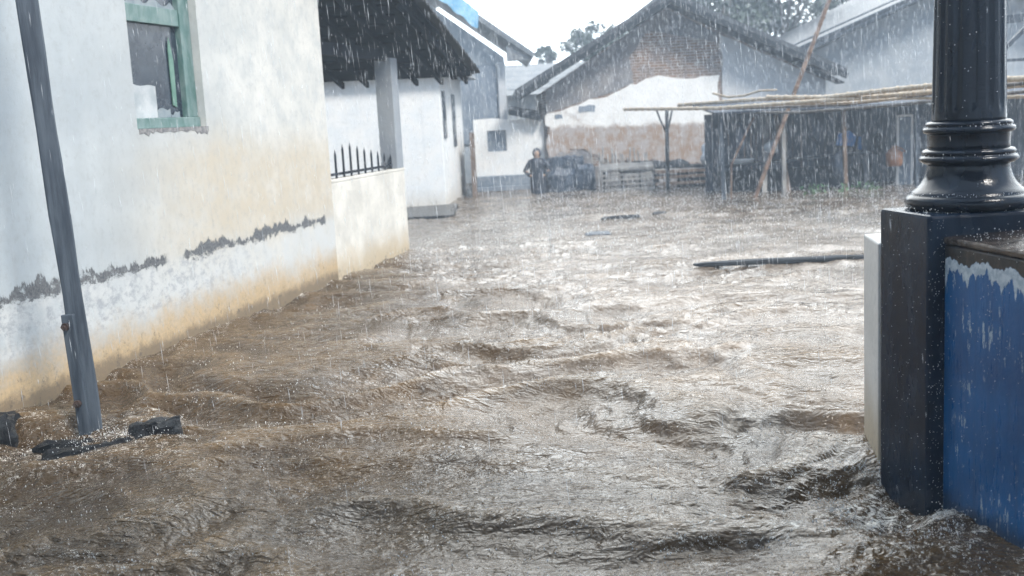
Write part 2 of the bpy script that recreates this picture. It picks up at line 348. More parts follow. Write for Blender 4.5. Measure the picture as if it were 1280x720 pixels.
def hsh(ix, iy, seed):
    h = (ix.astype(np.int64) * 374761393 + iy.astype(np.int64) * 668265263 + seed * 974711) & 0xffffffff
    h = ((h ^ (h >> 13)) * 1274126177) & 0xffffffff
    return (h ^ (h >> 16)) & 0xffffffff
def perlin(x, y, seed=0):
    ix = np.floor(x); iy = np.floor(y); fx = x - ix; fy = y - iy
    u = fx * fx * fx * (fx * (fx * 6 - 15) + 10); v = fy * fy * fy * (fy * (fy * 6 - 15) + 10)
    def gr(a, b):
        an = hsh(ix + a, iy + b, seed) * (2 * np.pi / 4294967296.0)
        return np.cos(an) * (fx - a) + np.sin(an) * (fy - b)
    n0 = gr(0, 0) * (1 - u) + gr(1, 0) * u; n1 = gr(0, 1) * (1 - u) + gr(1, 1) * u
    return (n0 * (1 - v) + n1 * v) * 1.5
def fbm(x, y, o, seed, gain=.5):
    s = 0; a = 1
    for k in range(o):
        s = s + a * perlin(x * 2 ** k, y * 2 ** k, seed + k * 17); a *= gain
    return s
def wave(X, Y):
    """height of the flood surface and foam amount"""
    wx = fbm(X * .35, Y * .35, 3, 5) * .9; wy = fbm(X * .35 + 9, Y * .35, 3, 41) * .9
    Xa, Ya = X + wx, Y + wy
    near = np.clip(1.25 - (Y - 3) / 16, .35, 1.) * np.clip(.70 + (Y - 4.5) / 9, .70, 1)
    # broad standing waves lying across the view
    n1 = fbm(Xa * .36 + Ya * .10, Ya * .80 - Xa * .12, 3, 71, .45); r1 = 1 - np.sqrt(n1 ** 2 + .02) * 2.0
    n2 = fbm(Xa * 1.0 - Ya * .5 + 3, Ya * 1.9 + Xa * .35, 3, 133, .5); r2 = 1 - np.sqrt(n2 ** 2 + .02) * 2.0
    # chop combed diagonally by the current
    c, s_ = math.cos(R(33)), math.sin(R(33)); U = Xa * c + Ya * s_; V = -Xa * s_ + Ya * c
    n3 = fbm(U * 2.2, V * 5.2, 3, 211, .55); r3 = 1 - np.sqrt(n3 ** 2 + .03) * 2
    n4 = fbm(U * 6.5 + n3, V * 13 + n1, 3, 311, .55)
    n5 = fbm(X * 18 + n3 * 2, Y * 24 + n2 * 2, 2, 401, .6)
    agit = np.clip(.75 + fbm(X * .28, Y * .28, 2, 600) * 1.3, .3, 1.4)
    d = np.hypot(X - 2.0, Y - 5.3); lo = np.exp(-(d / .95) ** 2)
    d2 = np.hypot(X + 2.9, Y - 7.3); lo2 = np.exp(-(d2 / .7) ** 2)
    ag = agit * (1 - .45 * np.exp(-(np.hypot(X - 1.5, Y - 5.9) / 1.3) ** 2)) + .1 * lo + .15 * lo2
    h = near * (.115 * (r1 - .45) + .044 * (r2 - .45) * ag) + ag * near ** .4 * (.017 * (r3 - .4) + .0045 * n4 + .0008 * n5)
    foam = np.clip((r1 - .62) * 1.1, 0, .6) + np.clip((r2 - .72) * 1.3, 0, .5) * ag + np.clip(r3 - .75, 0, .3) + .42 * lo + .4 * lo2 - .05
    edge = np.exp(-np.abs((X + 3.84) * .971 - (Y - 7.94) * .239) / .10); foam = foam + .3 * edge
    foam = foam * (.55 + .6 * np.clip(fbm(X * .5 + 7, Y * .6, 3, 900) + .55, 0, 1.3))
    foam = foam + .42 * np.clip((8 - Y) / 4, 0, 1) * np.clip(r2 - .25, 0, 1)
    return h, np.clip(foam, 0, 1.2)
nr, nc = 1000, 860
S = np.geomspace(3.2, 200, nr)
u_ = np.linspace(-1, 1, nc); u_ = .60 * u_ + .75 * u_ ** 5
SS, UU = np.meshgrid(S, u_, indexing='ij'); X = UU * SS; Y = SS - 1.6
Z, FO = wave(X, Y)
fade = np.clip(1 - (Y - 40) / 60, 0, 1); Z *= fade
me = bpy.data.meshes.new('flood_water'); nv = nr * nc
me.vertices.add(nv); me.vertices.foreach_set('co', np.stack([X, Y, Z], -1).astype(np.float32).ravel())
ii = (np.arange(nr - 1)[:, None] * nc + np.arange(nc - 1)[None, :]).ravel()
quads = np.stack([ii, ii + 1, ii + nc + 1, ii + nc], -1).astype(np.int32)
me.loops.add(quads.size); me.loops.foreach_set('vertex_index', quads.ravel())
me.polygons.add(len(quads)); me.polygons.foreach_set('loop_start', np.arange(0, quads.size, 4, dtype=np.int32)); me.polygons.foreach_set('loop_total', np.full(len(quads), 4, np.int32))
me.update(calc_edges=True); me.polygons.foreach_set('use_smooth', np.ones(len(quads), bool))
a_ = me.attributes.new('foam', 'FLOAT', 'POINT'); a_.data.foreach_set('value', FO.astype(np.float32).ravel())
me.materials.append(WATER); wo = bpy.data.objects.new('flood_water', me); col.objects.link(wo); tag(wo, kind='structure')
def wz(x, y):
    return float(wave(np.array([float(x)]), np.array([float(y)]))[0][0])

# ------------------------------------------------------------------ near left house
A = (-3.84, 7.94, 0); RA = math.atan2(.971, .239)
hA = thing('plaster_house', 'white plaster house at left with peeling grey band, green window and dark tiled porch roof', 'house', A, RA)
W0, W1, WZ0, WZ1 = 2.22, 3.48, 2.05, 4.0
w = MB()
w.box(-9, W0, 0, .3, -.6, 4.6); w.box(W1, 6.58, 0, .3, -.6, 4.6); w.box(W0, W1, 0, .3, -.6, WZ0); w.box(W0, W1, 0, .3, WZ1, 4.6)
w.box(6.33, 6.58, .3, 5., -.6, 4.6); w.box(-9, -8.7, .3, 5, -.6, 4.6); w.box(-8.7, 6.33, 4.7, 5., -.6, 4.6)
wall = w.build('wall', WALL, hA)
win = MB()
f0 = .11
win.box(W0, W0 + .07, f0, f0 + .06, WZ0 + .10, WZ1); win.box(W1 - .20, W1 - .003, f0 - .03, f0 + .06, WZ0 + .10, WZ1)
win.box(W0 + .003, W1 - .003, f0 - .05, f0 + .06, WZ0 + .003, WZ0 + .10); win.box(W0 + .07, W1 - .20, f0 - .02, f0 + .05, 3.03, 3.19)
wf = win.build('window', GREEN, hA, bevel=.006)
p = MB(); p.box(W0 + .07, W1 - .2, f0 + .03, f0 + .036, WZ0 + .10, 3.03); p.box(W0 + .07, W1 - .2, f0 + .03, f0 + .036, 3.19, WZ1)
p.build('pane', GLASS, wf)
def ragged(x0, x1, z0, z1, n=9, j=.02, top=True):
    pts = [(x0, z0), (x1, z0)]
    for i in range(n + 1):
        t = 1 - i / n; pts.append((x0 + (x1 - x0) * t, z1 + random.uniform(-j, j)))
    return pts
p = MB(); p.prism(ragged(W0 + .075, 2.80, WZ0 + .103, 2.46, 8, .018), f0 + .018, f0 + .024); p.build('paper', PAPER, wf)
p = MB(); p.prism(ragged(2.80, 3.03, WZ0 + .103, 2.24, 5, .02), f0 + .015, f0 + .022); p.prism(ragged(3.04, 3.2, WZ0 + .103, 2.19, 4, .02), f0 + .015, f0 + .022); p.build('torn_paper', PAPERG, wf)
p = MB(); p.prism(ragged(W0 + .075, W1 - .205, 3.193, 3.24, 14, .035), f0 + .012, f0 + .022); p.build('putty_crust', PAPERG, wf)
p = MB(); p.prism([(3.09, 2.27), (3.16, 2.25), (3.17, 2.7), (3.12, 2.92), (3.09, 2.8)], f0 + .014, f0 + .022); p.build('reflection_strip', GREENP, wf)  # green reflection on the glass, painted as a thin strip before the pane
p = MB(); pts = [(W0 + .02, WZ0 + .003), (W1 + .03, WZ0 + .003)] + [(W1 + .03 - (W1 - W0 + .01) * t, WZ0 - .02 - .05 * abs(math.sin(t * 3.1 + 1.2)) * random.random() - .02 * random.random()) for t in np.linspace(0, 1, 34)]
p.prism(pts, -.004, .02); p.build('crumbled_sill', simple('bare_cement', (.14, .14, .15), (.3, .29, .28), 20), wf)
# parapet, post and railing of the porch
p = MB(); p.box(6.58, 9.5, 0, .2, -.6, 1.25); p.build('parapet', PARA, hA, bevel=.012)
p = MB(); p.box(6.585, 9.503, -.003, .21, 1.25, 1.29); p.build('coping', PARA, hA, bevel=.008)
p = MB(); p.box(9.2, 9.49, 0.003, .27, 1.29, 2.95); p.build('porch_post', mat_white('post_plaster_shade', (.24, .27, .31), (.32, .35, .38), False), hA, bevel=.01)  # grey of the post's shadowed face painted in as its plaster colour
p = MB(); p.box(6.6, 9.2, .08, .11, 1.33, 1.365)
hs = [.34, .42, .52, .54, .46, .40, .34, .28, .22, .18]
for i, h in enumerate(hs):
    x = 6.72 + i * .27; h *= .62; p.box(x, x + .028, .085, .108, 1.29, 1.29 + h + .05); p.add([(x, .085, 1.34 + h), (x + .028, .085, 1.34 + h), (x + .028, .108, 1.34 + h), (x, .108, 1.34 + h), (x + .014, .096, 1.42 + h)], [(0, 1, 4), (1, 2, 4), (2, 3, 4), (3, 0, 4)])
p.build('railing', IRON, hA)
# porch roof: underside climbs towards the camera from the far eave
ev = Vector((-.49, 19.0, 2.69)); dA = Vector((.239, .971, 0)); upv = -dA + Vector((0, 0, .322)); upv.normalize()
ex = Vector((-1, 0.0, .012)); nrm = upv.cross(ex); nrm = nrm if nrm.z > 0 else -nrm; nrm.normalize()
def rp(a, b, c=0): return ev + ex * a + upv * b + nrm * c
r = MB()
r.hexa([rp(0, 0), rp(5.5, 0), rp(5.5, 7.5), rp(0, 7.5), rp(0, 0, .07), rp(5.5, 0, .07), rp(5.5, 7.5, .07), rp(0, 7.5, .07)])
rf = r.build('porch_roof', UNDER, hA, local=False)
r = MB()
for b in np.arange(.02, 7.3, .17):   # tile tails along the verge
    M3 = Matrix((-ex, upv, nrm)).transposed()
    r.obox(rp(-.03, b, .10 + random.uniform(-.01, .01)), (.20, .13, .035), M3 @ Matrix.Rotation(R(random.uniform(10, 17)), 3, 'X'))
for a in np.arange(.05, 5.4, .22):
    r.obox(rp(a, -.03, .085), (.17, .16, .03), M3 @ Matrix.Rotation(R(random.uniform(-8, 4)), 3, 'X'))
for b in np.arange(.2, 7.4, .25):
    r.hexa([rp(0.1, b, .072), rp(5.4, b, .072), rp(5.4, b + .25, .072), rp(.1, b + .25, .072), rp(.1, b, .12), rp(5.4, b, .12), rp(5.4, b + .25, .085), rp(.1, b + .25, .085)])
r.build('roof_tiles', TILEB, rf, local=False)
r = MB()
for a in np.arange(.12, 5.2, .42): r.beam(rp(a, -.10, -.05), rp(a, 7.4, -.05), .05, .10, nrm)
for b in np.arange(.6, 7.2, .36): r.beam(rp(.06, b, -.015), rp(5.4, b, -.015), .03, .03, nrm)
r.beam(rp(.30, -.02, -.03), rp(.30, 7.4, -.03), .10, .03, nrm)
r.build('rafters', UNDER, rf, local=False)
r = MB(); r.beam(Vector(A) + dA * 6.5 + Vector((-.13, 0, 2.99)), Vector(A) + dA * 11.2 + Vector((-.13, 0, 2.99)), .12, .16); r.build('roof_beam', UNDER, hA, local=False)
# main roof, above the picture
r = MB(); r.hexa([(-9.5, -.45, 4.5), (6.6, -.45, 4.5), (6.6, 3, 5.9), (-9.5, 3, 5.9), (-9.5, -.45, 4.6), (6.6, -.45, 4.6), (6.6, 3, 6.0), (-9.5, 3, 6.0)])
r.hexa([(-9.5, 5.6, 4.5), (6.6, 5.6, 4.5), (6.6, 3, 5.9), (-9.5, 3, 5.9), (-9.5, 5.6, 4.6), (6.6, 5.6, 4.6), (6.6, 3, 6.0), (-9.5, 3, 6.0)])
r.build('main_roof', TILE, hA)
vr = thing('added_shade_roof', 'added unseen tiled roof over the camera to shade the foreground', 'roof', (0, 0, 4.1), 0)  # added out-of-view roof, put here to shade the near foreground
w = MB(); w.hexa([(-4, -5, .9), (5, -5, .9), (5, 3.2, 0), (-4, 3.2, 0), (-4, -5, 1.0), (5, -5, 1.0), (5, 3.2, .1), (-4, 3.2, .1)]); w.build('tiles', TILE, vr)
w = MB(); w.beam((-3.9, 3.0, -.08), (4.9, 3.0, -.08), .1, .14); w.build('beam', WOODD, vr)
for xx in (-3.8, 4.8):
    w = MB(); w.beam((xx, 3.0, -4.7), (xx, 3.0, -.15), .12, .12); w.build('post', WOODD, vr)

# ------------------------------------------------------------------ white house behind the porch
hB = thing('whitewashed_house', 'bright white house behind the porch with two narrow dark windows', 'house', (-1.42, 25.7, 0), 0)
w = MB(); w.hexa([(-5, 0, -.6), (0, 0, -.6), (.32, 4.4, -.6), (-5, 4.4, -.6), (-5, 0, 3.0), (0, 0, 3.0), (.32, 4.4, 3.0), (-5, 4.4, 3.0)]); w.build('wall', WHITE2, hB, bevel=.02)
for i, (t0, t1, z0, z1) in enumerate(((.25, .7, 1.55, 2.65), (2.1, 2.6, 1.3, 2.6))):
    f = lambda t, o=0: (.32 * t / 4.4 + o, t)
    w = MB(); a, b = f(t0, .0), f(t1, .0)
    w.hexa([(a[0] - .02, a[1], z0), (a[0] + .03, a[1], z0), (b[0] + .03, b[1], z0), (b[0] - .02, b[1], z0), (a[0] - .02, a[1], z1), (a[0] + .03, a[1], z1), (b[0] + .03, b[1], z1), (b[0] - .02, b[1], z1)])
    wn = w.build('window', GLASS, hB)
w = MB(); w.hexa([(-5, -.3, 3.0), (.5, -.3, 3.0), (.8, 4.7, 3.0), (-5, 4.7, 3.0), (-5, 2.0, 4.0), (-.2, 2.0, 4.0), (-.2, 2.4, 4.0), (-5, 2.4, 4.0)]); w.build('roof', TILE, hB)
s = MB(); s.box(-2.9, -1.12, 22.9, 25.6, -.6, .035, .03); s.build('step', CONC, origin=(-2, 24, 0), bevel=.03)
tag(bpy.data.objects['step'], 'low dark stone step awash in front of the white house', 'step')
s = MB(); s.box(-.86, -.80, 28.6, 30., -.6, 1.55); s.box(-.89, -.77, 28.55, 28.65, -.6, 1.62); s.beam((-.83, 28.6, 1.2), (-.83, 29.9, 1.2), .09, .06)
o = s.build('gate', WOODB, origin=(-.83, 29, 0)); tag(o, 'reddish brown wooden gate at the corner of the white house', 'gate')

# ------------------------------------------------------------------ tall grey house with blue tarpaulin
hC = thing('grey_gable_house', 'tall hazy grey house with a steep gable behind the porch roof', 'house', (-1.9, 34, 0))
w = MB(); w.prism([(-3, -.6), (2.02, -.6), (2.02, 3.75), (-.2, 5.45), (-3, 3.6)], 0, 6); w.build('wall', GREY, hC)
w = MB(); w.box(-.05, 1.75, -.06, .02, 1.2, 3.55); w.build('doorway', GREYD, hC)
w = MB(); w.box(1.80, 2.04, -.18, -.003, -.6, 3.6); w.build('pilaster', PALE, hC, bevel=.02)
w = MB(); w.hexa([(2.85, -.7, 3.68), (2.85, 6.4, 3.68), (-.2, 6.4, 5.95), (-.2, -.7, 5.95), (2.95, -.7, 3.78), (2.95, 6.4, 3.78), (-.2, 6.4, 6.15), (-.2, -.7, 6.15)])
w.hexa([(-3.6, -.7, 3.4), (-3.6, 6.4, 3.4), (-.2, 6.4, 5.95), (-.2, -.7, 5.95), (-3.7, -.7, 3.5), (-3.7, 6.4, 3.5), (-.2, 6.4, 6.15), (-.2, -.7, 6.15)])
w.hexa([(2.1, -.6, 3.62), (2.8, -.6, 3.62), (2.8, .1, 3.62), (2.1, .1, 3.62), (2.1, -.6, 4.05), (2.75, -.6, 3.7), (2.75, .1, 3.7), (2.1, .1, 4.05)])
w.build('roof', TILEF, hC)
t = MB()
nx, ny = 12, 6; b0 = len(t.v)
def tp(u, v):  # sheet draped over the roof edge
    P0 = Vector((-1.72, 33.2, 5.95)); P1 = Vector((-.55, 33.2, 4.93)); q = P0.lerp(P1, u)
    return q + Vector((-.05 * v, .05 * math.sin(u * 9) - .1 * v, -.52 * v * (1 + .08 * math.sin(u * 17)) + .12))
for k in (0, .03):
    for i in range(nx + 1):
        for j in range(ny + 1): t.v.append(tp(i / nx, j / ny) + Vector((0, k, 0)))
n1_ = (nx + 1) * (ny + 1)
for i in range(nx):
    for j in range(ny):
        q = i * (ny + 1) + j; t.f.append((q, q + ny + 1, q + ny + 2, q + 1)); t.f.append((q + n1_, q + 1 + n1_, q + ny + 2 + n1_, q + ny + 1 + n1_))
o = t.build('tarpaulin', TARPB, origin=(-1.1, 33.2, 5)); tag(o, 'light blue tarpaulin draped over the edge of the grey gable roof', 'tarpaulin')

# far low roof
hG = thing('distant_house', 'pale hazy house with low roof far beyond the white yard wall', 'house', (2.5, 43, 0))
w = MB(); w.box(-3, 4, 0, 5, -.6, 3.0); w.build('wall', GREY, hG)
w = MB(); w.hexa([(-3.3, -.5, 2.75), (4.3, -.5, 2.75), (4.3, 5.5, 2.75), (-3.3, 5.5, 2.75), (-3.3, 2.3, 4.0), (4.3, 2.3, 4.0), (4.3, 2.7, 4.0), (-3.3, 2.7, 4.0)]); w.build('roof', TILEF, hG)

# ------------------------------------------------------------------ white yard wall with square window
cl_ = 0
yw = thing('yard_wall', 'white yard wall with a small dark square opening behind the standing person', 'wall', (0, 30.2, 0))
w = MB(); w.box(-.82, 1.08, 0, .2, -.6, 1.05); w.box(-.82, -.46, 0, .2, 1.05, 1.62); w.box(.06, 1.08, 0, .2, 1.05, 1.62)
w.prism([(-.82, 1.62), (1.08, 1.62), (1.08, 1.84), (.8, 1.90), (.3, 1.87), (-.3, 1.95), (-.82, 1.93)], 0, .2); w.build('wall', WHITE2, yw)
w = MB(); w.box(-.455, .055, .09, .12, 1.055, 1.615); w.build('opening', GREYD, yw)
w = MB(); w.box(-.80, .80, -.32, -.01, -.6, .13); w.box(-.8, .82, -.22, -.012, .13, .40); w.build('ledge', GREYD, yw, bevel=.02)

# ------------------------------------------------------------------ gabled house in the centre
hE = thing('gabled_brick_house', 'wide gabled house in the centre with bare brick and broken white plaster', 'house', (4.6, 30.0, 0))
prof = [(-3.42, -.6), (4.1, -.6), (4.1, 2.55), (-.12, 4.62), (-3.42, 2.62)]
w = MB(); w.prism(prof, 0, 9); w.build('brick_wall', BRICK, hE)
def jag(pts, n=7, j=.06):
    out = []
    for i in range(len(pts)):
        a, b = pts[i], pts[(i + 1) % len(pts)]
        for k in range(n):
            t_ = k / n; q = j if k else 0
            out.append((a[0] + (b[0] - a[0]) * t_ + random.uniform(-q, q), a[1] + (b[1] - a[1]) * t_ + random.uniform(-q, q)))
    return out
# white plaster left across the middle
w = MB(); w.prism(jag([(-3.42, .86), (-2.6, 1.0), (-1.9, .72), (-1.2, .55), (-.2, .62), (.5, .45), (1.25, .6), (1.25, 2.78), (-.6, 2.80), (-1.6, 2.45), (-3.42, 2.0)], 8, .07), -.03, .02); w.build('white_plaster', WORN, hE)
w = MB(); w.prism(jag([(-3.42, 2.02), (-1.62, 2.48), (-1.05, 2.70), (-1.15, 3.35), (-.62, 4.05), (-.12, 4.6), (-3.42, 2.6)], 6, .02), -.022, .02); w.build('grey_plaster', GREYW, hE)
w = MB(); w.prism(jag([(1.27, 1.2), (4.1, 1.2), (4.1, 2.5), (1.25, 3.85), (1.35, 3.2)], 6, .02), -.026, .02); w.build('pale_plaster', PALE, hE)
w = MB(); w.prism(jag([(-.62, 4.04), (1.22, 3.64), (1.22, 3.86), (-.12, 4.6)], 5, .02), -.018, .02); w.build('gable_plaster', GREYW, hE)
w = MB(); w.prism(jag([(-3.42, -.6), (-2.3, -.6), (-2.3, .92), (-3.42, .96)], 5, .03), -.02, .02); w.prism(jag([(-2.25, -.6), (1.4, -.6), (1.4, .42), (-.3, .30), (-2.25, .5)], 7, .05), -.02, .02); w.build('damp_render', GREYW, hE)
for (x0, x1, z0, z1) in ((-2.55, -2.12, 1.98, 2.16), (-3.2, -3.0, 1.85, 1.95)):
    w = MB(); w.prism(jag([(x0, z0), (x1, z0), (x1, z1), (x0, z1)], 3, .02), -.045, -.02); w.build('vent_hole', GREYD, hE)
w = MB()
rz0 = lambda x: 4.92 - abs(x + .12) * .50
for a, b in (((-4.25, 2.50), (-.12, 4.78)), ((4.45, 2.62), (-.12, 4.78))):
    w.hexa([(a[0], -.75, a[1]), (a[0], 9.5, a[1]), (b[0], 9.5, b[1]), (b[0], -.75, b[1]), (a[0], -.75, a[1] + .16), (a[0], 9.5, a[1] + .16), (b[0], 9.5, b[1] + .16), (b[0], -.75, b[1] + .16)])
rE = w.build('roof', TILE, hE)
w = MB()
for a, b in (((-4.25, 2.44), (-.12, 4.72)), ((4.45, 2.56), (-.12, 4.72))): w.beam((a[0], -.78, a[1]), (b[0], -.78, b[1]), .05, .15)
for a, b in (((-4.2, 2.38), (-3.35, 2.84)), ((4.4, 2.4), (3.2, 3.0))): w.beam((a[0], -.3, a[1]), (b[0], -.3, b[1]), .7, .05)
w.build('bargeboard', WOODD, rE)
w = MB()
for y in np.arange(-.75, 9, .45): w.tube([(-.12, y, 4.98), (-.12, y + .47, 4.96)], [.10, .09], 8)
w.build('ridge_tiles', TILE, rE)
lt = MB(); lt.hexa([(.15, 29.9, 2.02), (1.02, 29.9, 1.80), (1.02, 32, 1.95), (.15, 32, 2.2), (.15, 29.9, 2.16), (1.02, 29.9, 1.98), (1.02, 32, 2.1), (.15, 32, 2.3)])
o = lt.build('lean_to_roof', WOODD, origin=(.6, 31, 2)); tag(o, 'small dark sloping roof between the white yard wall and the gabled house', 'roof')

# right house
hF = thing('grey_long_house', 'large hazy grey house at right with a long climbing eave line', 'house', (13.5, 32.5, 0))
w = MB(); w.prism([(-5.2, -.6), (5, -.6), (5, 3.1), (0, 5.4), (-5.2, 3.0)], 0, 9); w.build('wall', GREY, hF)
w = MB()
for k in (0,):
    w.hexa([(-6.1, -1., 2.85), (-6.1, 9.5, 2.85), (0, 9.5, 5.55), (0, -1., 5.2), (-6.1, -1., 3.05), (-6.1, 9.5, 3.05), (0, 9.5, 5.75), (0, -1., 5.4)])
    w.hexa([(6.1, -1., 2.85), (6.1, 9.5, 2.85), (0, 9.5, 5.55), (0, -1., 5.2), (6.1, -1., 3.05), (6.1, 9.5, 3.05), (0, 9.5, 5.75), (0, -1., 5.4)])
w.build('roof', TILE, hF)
w = MB()
for k in range(3): w.beam((-6.1, -1.05 - k * .02, 2.95 + k * .13), (0, -1.05 - k * .02, 5.3 + k * .13), .04, .05)
w.build('fascia', WOODG, hF)

# ------------------------------------------------------------------ open shed, posts, bamboo
sh = thing('lean_to_shed', 'open shed of dark boards under the long bamboo poles', 'shed', (7, 26, 0))
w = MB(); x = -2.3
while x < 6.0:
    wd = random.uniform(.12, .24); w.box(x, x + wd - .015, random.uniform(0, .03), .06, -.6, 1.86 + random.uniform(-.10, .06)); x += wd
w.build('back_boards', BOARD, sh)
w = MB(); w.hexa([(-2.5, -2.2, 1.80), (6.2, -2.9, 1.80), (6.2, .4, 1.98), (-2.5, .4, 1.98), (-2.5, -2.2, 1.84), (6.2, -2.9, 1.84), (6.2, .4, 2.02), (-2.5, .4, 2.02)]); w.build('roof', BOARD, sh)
for i, xx in enumerate((-2.25, -.95, .4, 1.9, 3.4, 5.2)):
    w = MB(); w.beam((xx, -2.0 - xx * .06, -.6), (xx + random.uniform(-.08, .08), -2.0 - xx * .06, 1.80), .08, .08); w.build('post', (WOODG, WOODGR, WOODB)[i % 3] if i != 1 else WOODGR, sh)
w = MB(); w.beam((-2.2, -1.2, .62), (1.4, -1.3, .78), .35, .06); w.beam((-2.2, -1.2, .2), (-2.2, -1.2, .62), .06, .3); w.box(-2.1, 1.3, -.9, -.84, -.6, .5); w.build('bench', WOODD, sh)
def bamboo(name, pts, r0, mat, label=None, cat='bamboo pole', group=None, node=.32):
    b = MB(); P = [Vector(p) for p in pts]; out = []; rad = []
    for i in range(len(P) - 1):
        L = (P[i + 1] - P[i]).length; n = max(1, int(L / node))
        for k in range(n):
            q = P[i].lerp(P[i + 1], k / n); q2 = P[i].lerp(P[i + 1], min(1, (k + .06) / n))
            out += [q, q2, P[i].lerp(P[i + 1], (k + .12) / n)]; rad += [r0, r0 * 1.22, r0]
    out.append(P[-1]); rad.append(r0 * .8)
    b.tube(out, rad, 8); o = b.build(name, mat, origin=tuple(P[0]), smooth=True); tag(o, label, cat, group); return o
bamboo('bamboo_pole', [(5.00, 23.3, -.6), (5.60, 23.3, .9), (6.28, 23.3, 2.6), (6.84, 23.3, 4.0), (7.3, 23.3, 5.0)], .045, BAMBOOB, 'brown bamboo pole leaning out of the flood and crossing the horizontal poles')
bamboo('thin_stick', [(4.86, 24, -.5), (4.9, 24, .7), (5.3, 24, 1.5), (5.42, 24, 1.7)], .022, BAMBOOB, 'thin crooked brown stick beside the leaning bamboo pole', 'stick')
bamboo('dark_stick', [(8.15, 22.2, -.5), (8.6, 22.2, .8), (8.95, 22.2, 1.6)], .03, WOODD, 'dark stick leaning near the white door frame', 'stick')
GB = 'horizontal bamboo poles'
def bz(t): return 2.02 + .10 * t
bl = [('longest pale bamboo pole reaching farthest left past the forked post', (3.05, 28, 1.99), (9.2, 10.2, 2.09), .040, BAMBOO),
      ('pale bamboo pole lying just above the longest one', (4.3, 27.2, 2.02), (8.7, 12.2, 2.20), .042, BAMBOO),
      ('thick pale bamboo pole on top of the bundle at right', (5.3, 22.3, 2.10), (7.4, 13.6, 2.16), .045, BAMBOO),
      ('dark bamboo pole sagging lowest under the bundle', (4.7, 26.3, 1.88), (7.6, 13.5, 2.10), .030, BAMBOOD),
      ('second dark bamboo pole below the bundle', (5.1, 25.2, 1.80), (8.3, 12.8, 2.0), .028, BAMBOOD),
      ('thin bamboo pole parting from the bundle near the lamp post', (5.6, 21.6, 1.98), (7.5, 14.6, 1.93), .026, BAMBOO),
      ('short pale bamboo pole lying higher than the others at left', (5.0, 26.5, 2.24), (6.2, 25.2, 2.26), .026, BAMBOO)]
for lb, a, b, r0, mt in bl:
    a, b = Vector(a), Vector(b)
    pts = [a.lerp(b, t) + Vector((0, 0, .05 * math.sin(t * 7 + a.x * 3) - .06 * math.sin(math.pi * t))) for t in (0, .25, .5, .75, 1)]
    bamboo('bamboo_pole', pts, r0, mt, lb, 'bamboo pole', GB)
fp = thing('forked_post', 'thin dark forked post holding up the left end of the bamboo poles', 'post', (4.03, 27.5, 0))
w = MB(); w.tube([(0, 0, -.6), (-.01, 0, .7), (0.02, 0, 1.96)], [.055, .05, .045], 8); w.build('post', WOODD, fp, smooth=True)
for a in ((-.25, 1.98), (.16, 1.98)):
    w = MB(); w.tube([(0, 0, 1.35), (a[0] * .6, 0, 1.7), (a[0], 0, a[1])], .024, 6); w.build('brace', WOODD, fp, smooth=True)
df = thing('door_frame', 'thin white standing door frame by the shed, just left of the lamp post', 'door frame', (8.98, 24.9, 0))
w = MB(); w.box(-.165, -.115, 0, .05, -.6, 1.56); w.build('jamb', PLAST, df)
w = MB(); w.box(.16, .20, 0, .05, -.6, 1.56); w.build('jamb', PLAST, df)
w = MB(); w.box(-.12, .16, 0.003, .047, 1.52, 1.56); w.build('lintel', PLAST, df)
w = MB(); w.box(-.12, .16, .01, .04, -.6, 1.5); w.build('door_panel', GREYD, df)
# timber frame right of the lamp post
tf = thing('gantry', 'grey timber post and beams standing right of the black lamp post', 'gantry', (9.3, 19.5, 0))
w = MB(); w.beam((0, 0, -.6), (.02, 0, 3.1), .13, .13); w.build('post', WOODG, tf)
w = MB(); w.beam((-1.1, 0.02, 3.15), (1.6, 0, 3.35), .1, .14); w.build('beam', WOODG, tf)
w = MB(); w.beam((-.85, -.02, 2.4), (-.1, 0, 3.1), .07, .07); w.build('brace', WOODG, tf)
w = MB(); w.beam((-.8, 0, 2.50), (0, 0, 2.50), .04, .05); w.build('rail', WOODG, tf)

# clutter along the houses
rockq = []
cr = thing('slatted_crate', 'grey slatted wooden crate standing in the flood below the brick wall', 'crate', (2.98, 28.0, 0))
for z in (-.25, .0, .12, .24, .36, .47):
    w = MB(); w.box(-.55, .72, -.33, -.30, z, z + .05, .008); w.build('slat', WOODGR, cr)
w = MB(); w.hexa([(-.6, -.38, .50), (.72, -.38, .52), (.78, .35, .60), (-.55, .35, .60), (-.6, -.38, .55), (.72, -.38, .57), (.78, .35, .65), (-.55, .35, .65)]); w.build('lid', WOODGR, cr)
w = MB()
for xx in (-.55, -.1, .35, .7): w.box(xx, xx + .05, -.30, -.26, -.6, .5)
w.build('legs_frame', WOODD, cr)
c2 = thing('low_pallet', 'low brown pallet of boards right of the forked post', 'pallet', (4.6, 28.2, 0))
for z in (-.1, .06, .22, .36):
    w = MB(); w.box(-.85, .85, -.3, -.27, z, z + .07, .012); w.build('slat', WOODB, c2)
w = MB(); w.box(-.85, .85, -.27, .3, .40, .44, .02); w.build('top_board', WOODGR, c2)
w = MB()
w.box(-.8, .81, -.26, -.24, .26, .32)
for xx in (-.8, 0, .75): w.box(xx, xx + .06, -.265, .25, -.6, .4)
w.build('frame', WOODD, c2)
for k in range(18):
    o = MB(); x0 = 2.35 + k * .09; o.tube([(x0, 29.2, .0), (x0 + random.uniform(-.12, .12), 29.75, random.uniform(.7, 1.05))], random.uniform(.015, .03), 6)
    o = o.build('stick', WOODGR, origin=(x0, 29.4, .4)); tag(o, 'one of the pale sticks leaning on the wall behind the slatted crate', 'stick', 'sticks leaning on the brick wall')
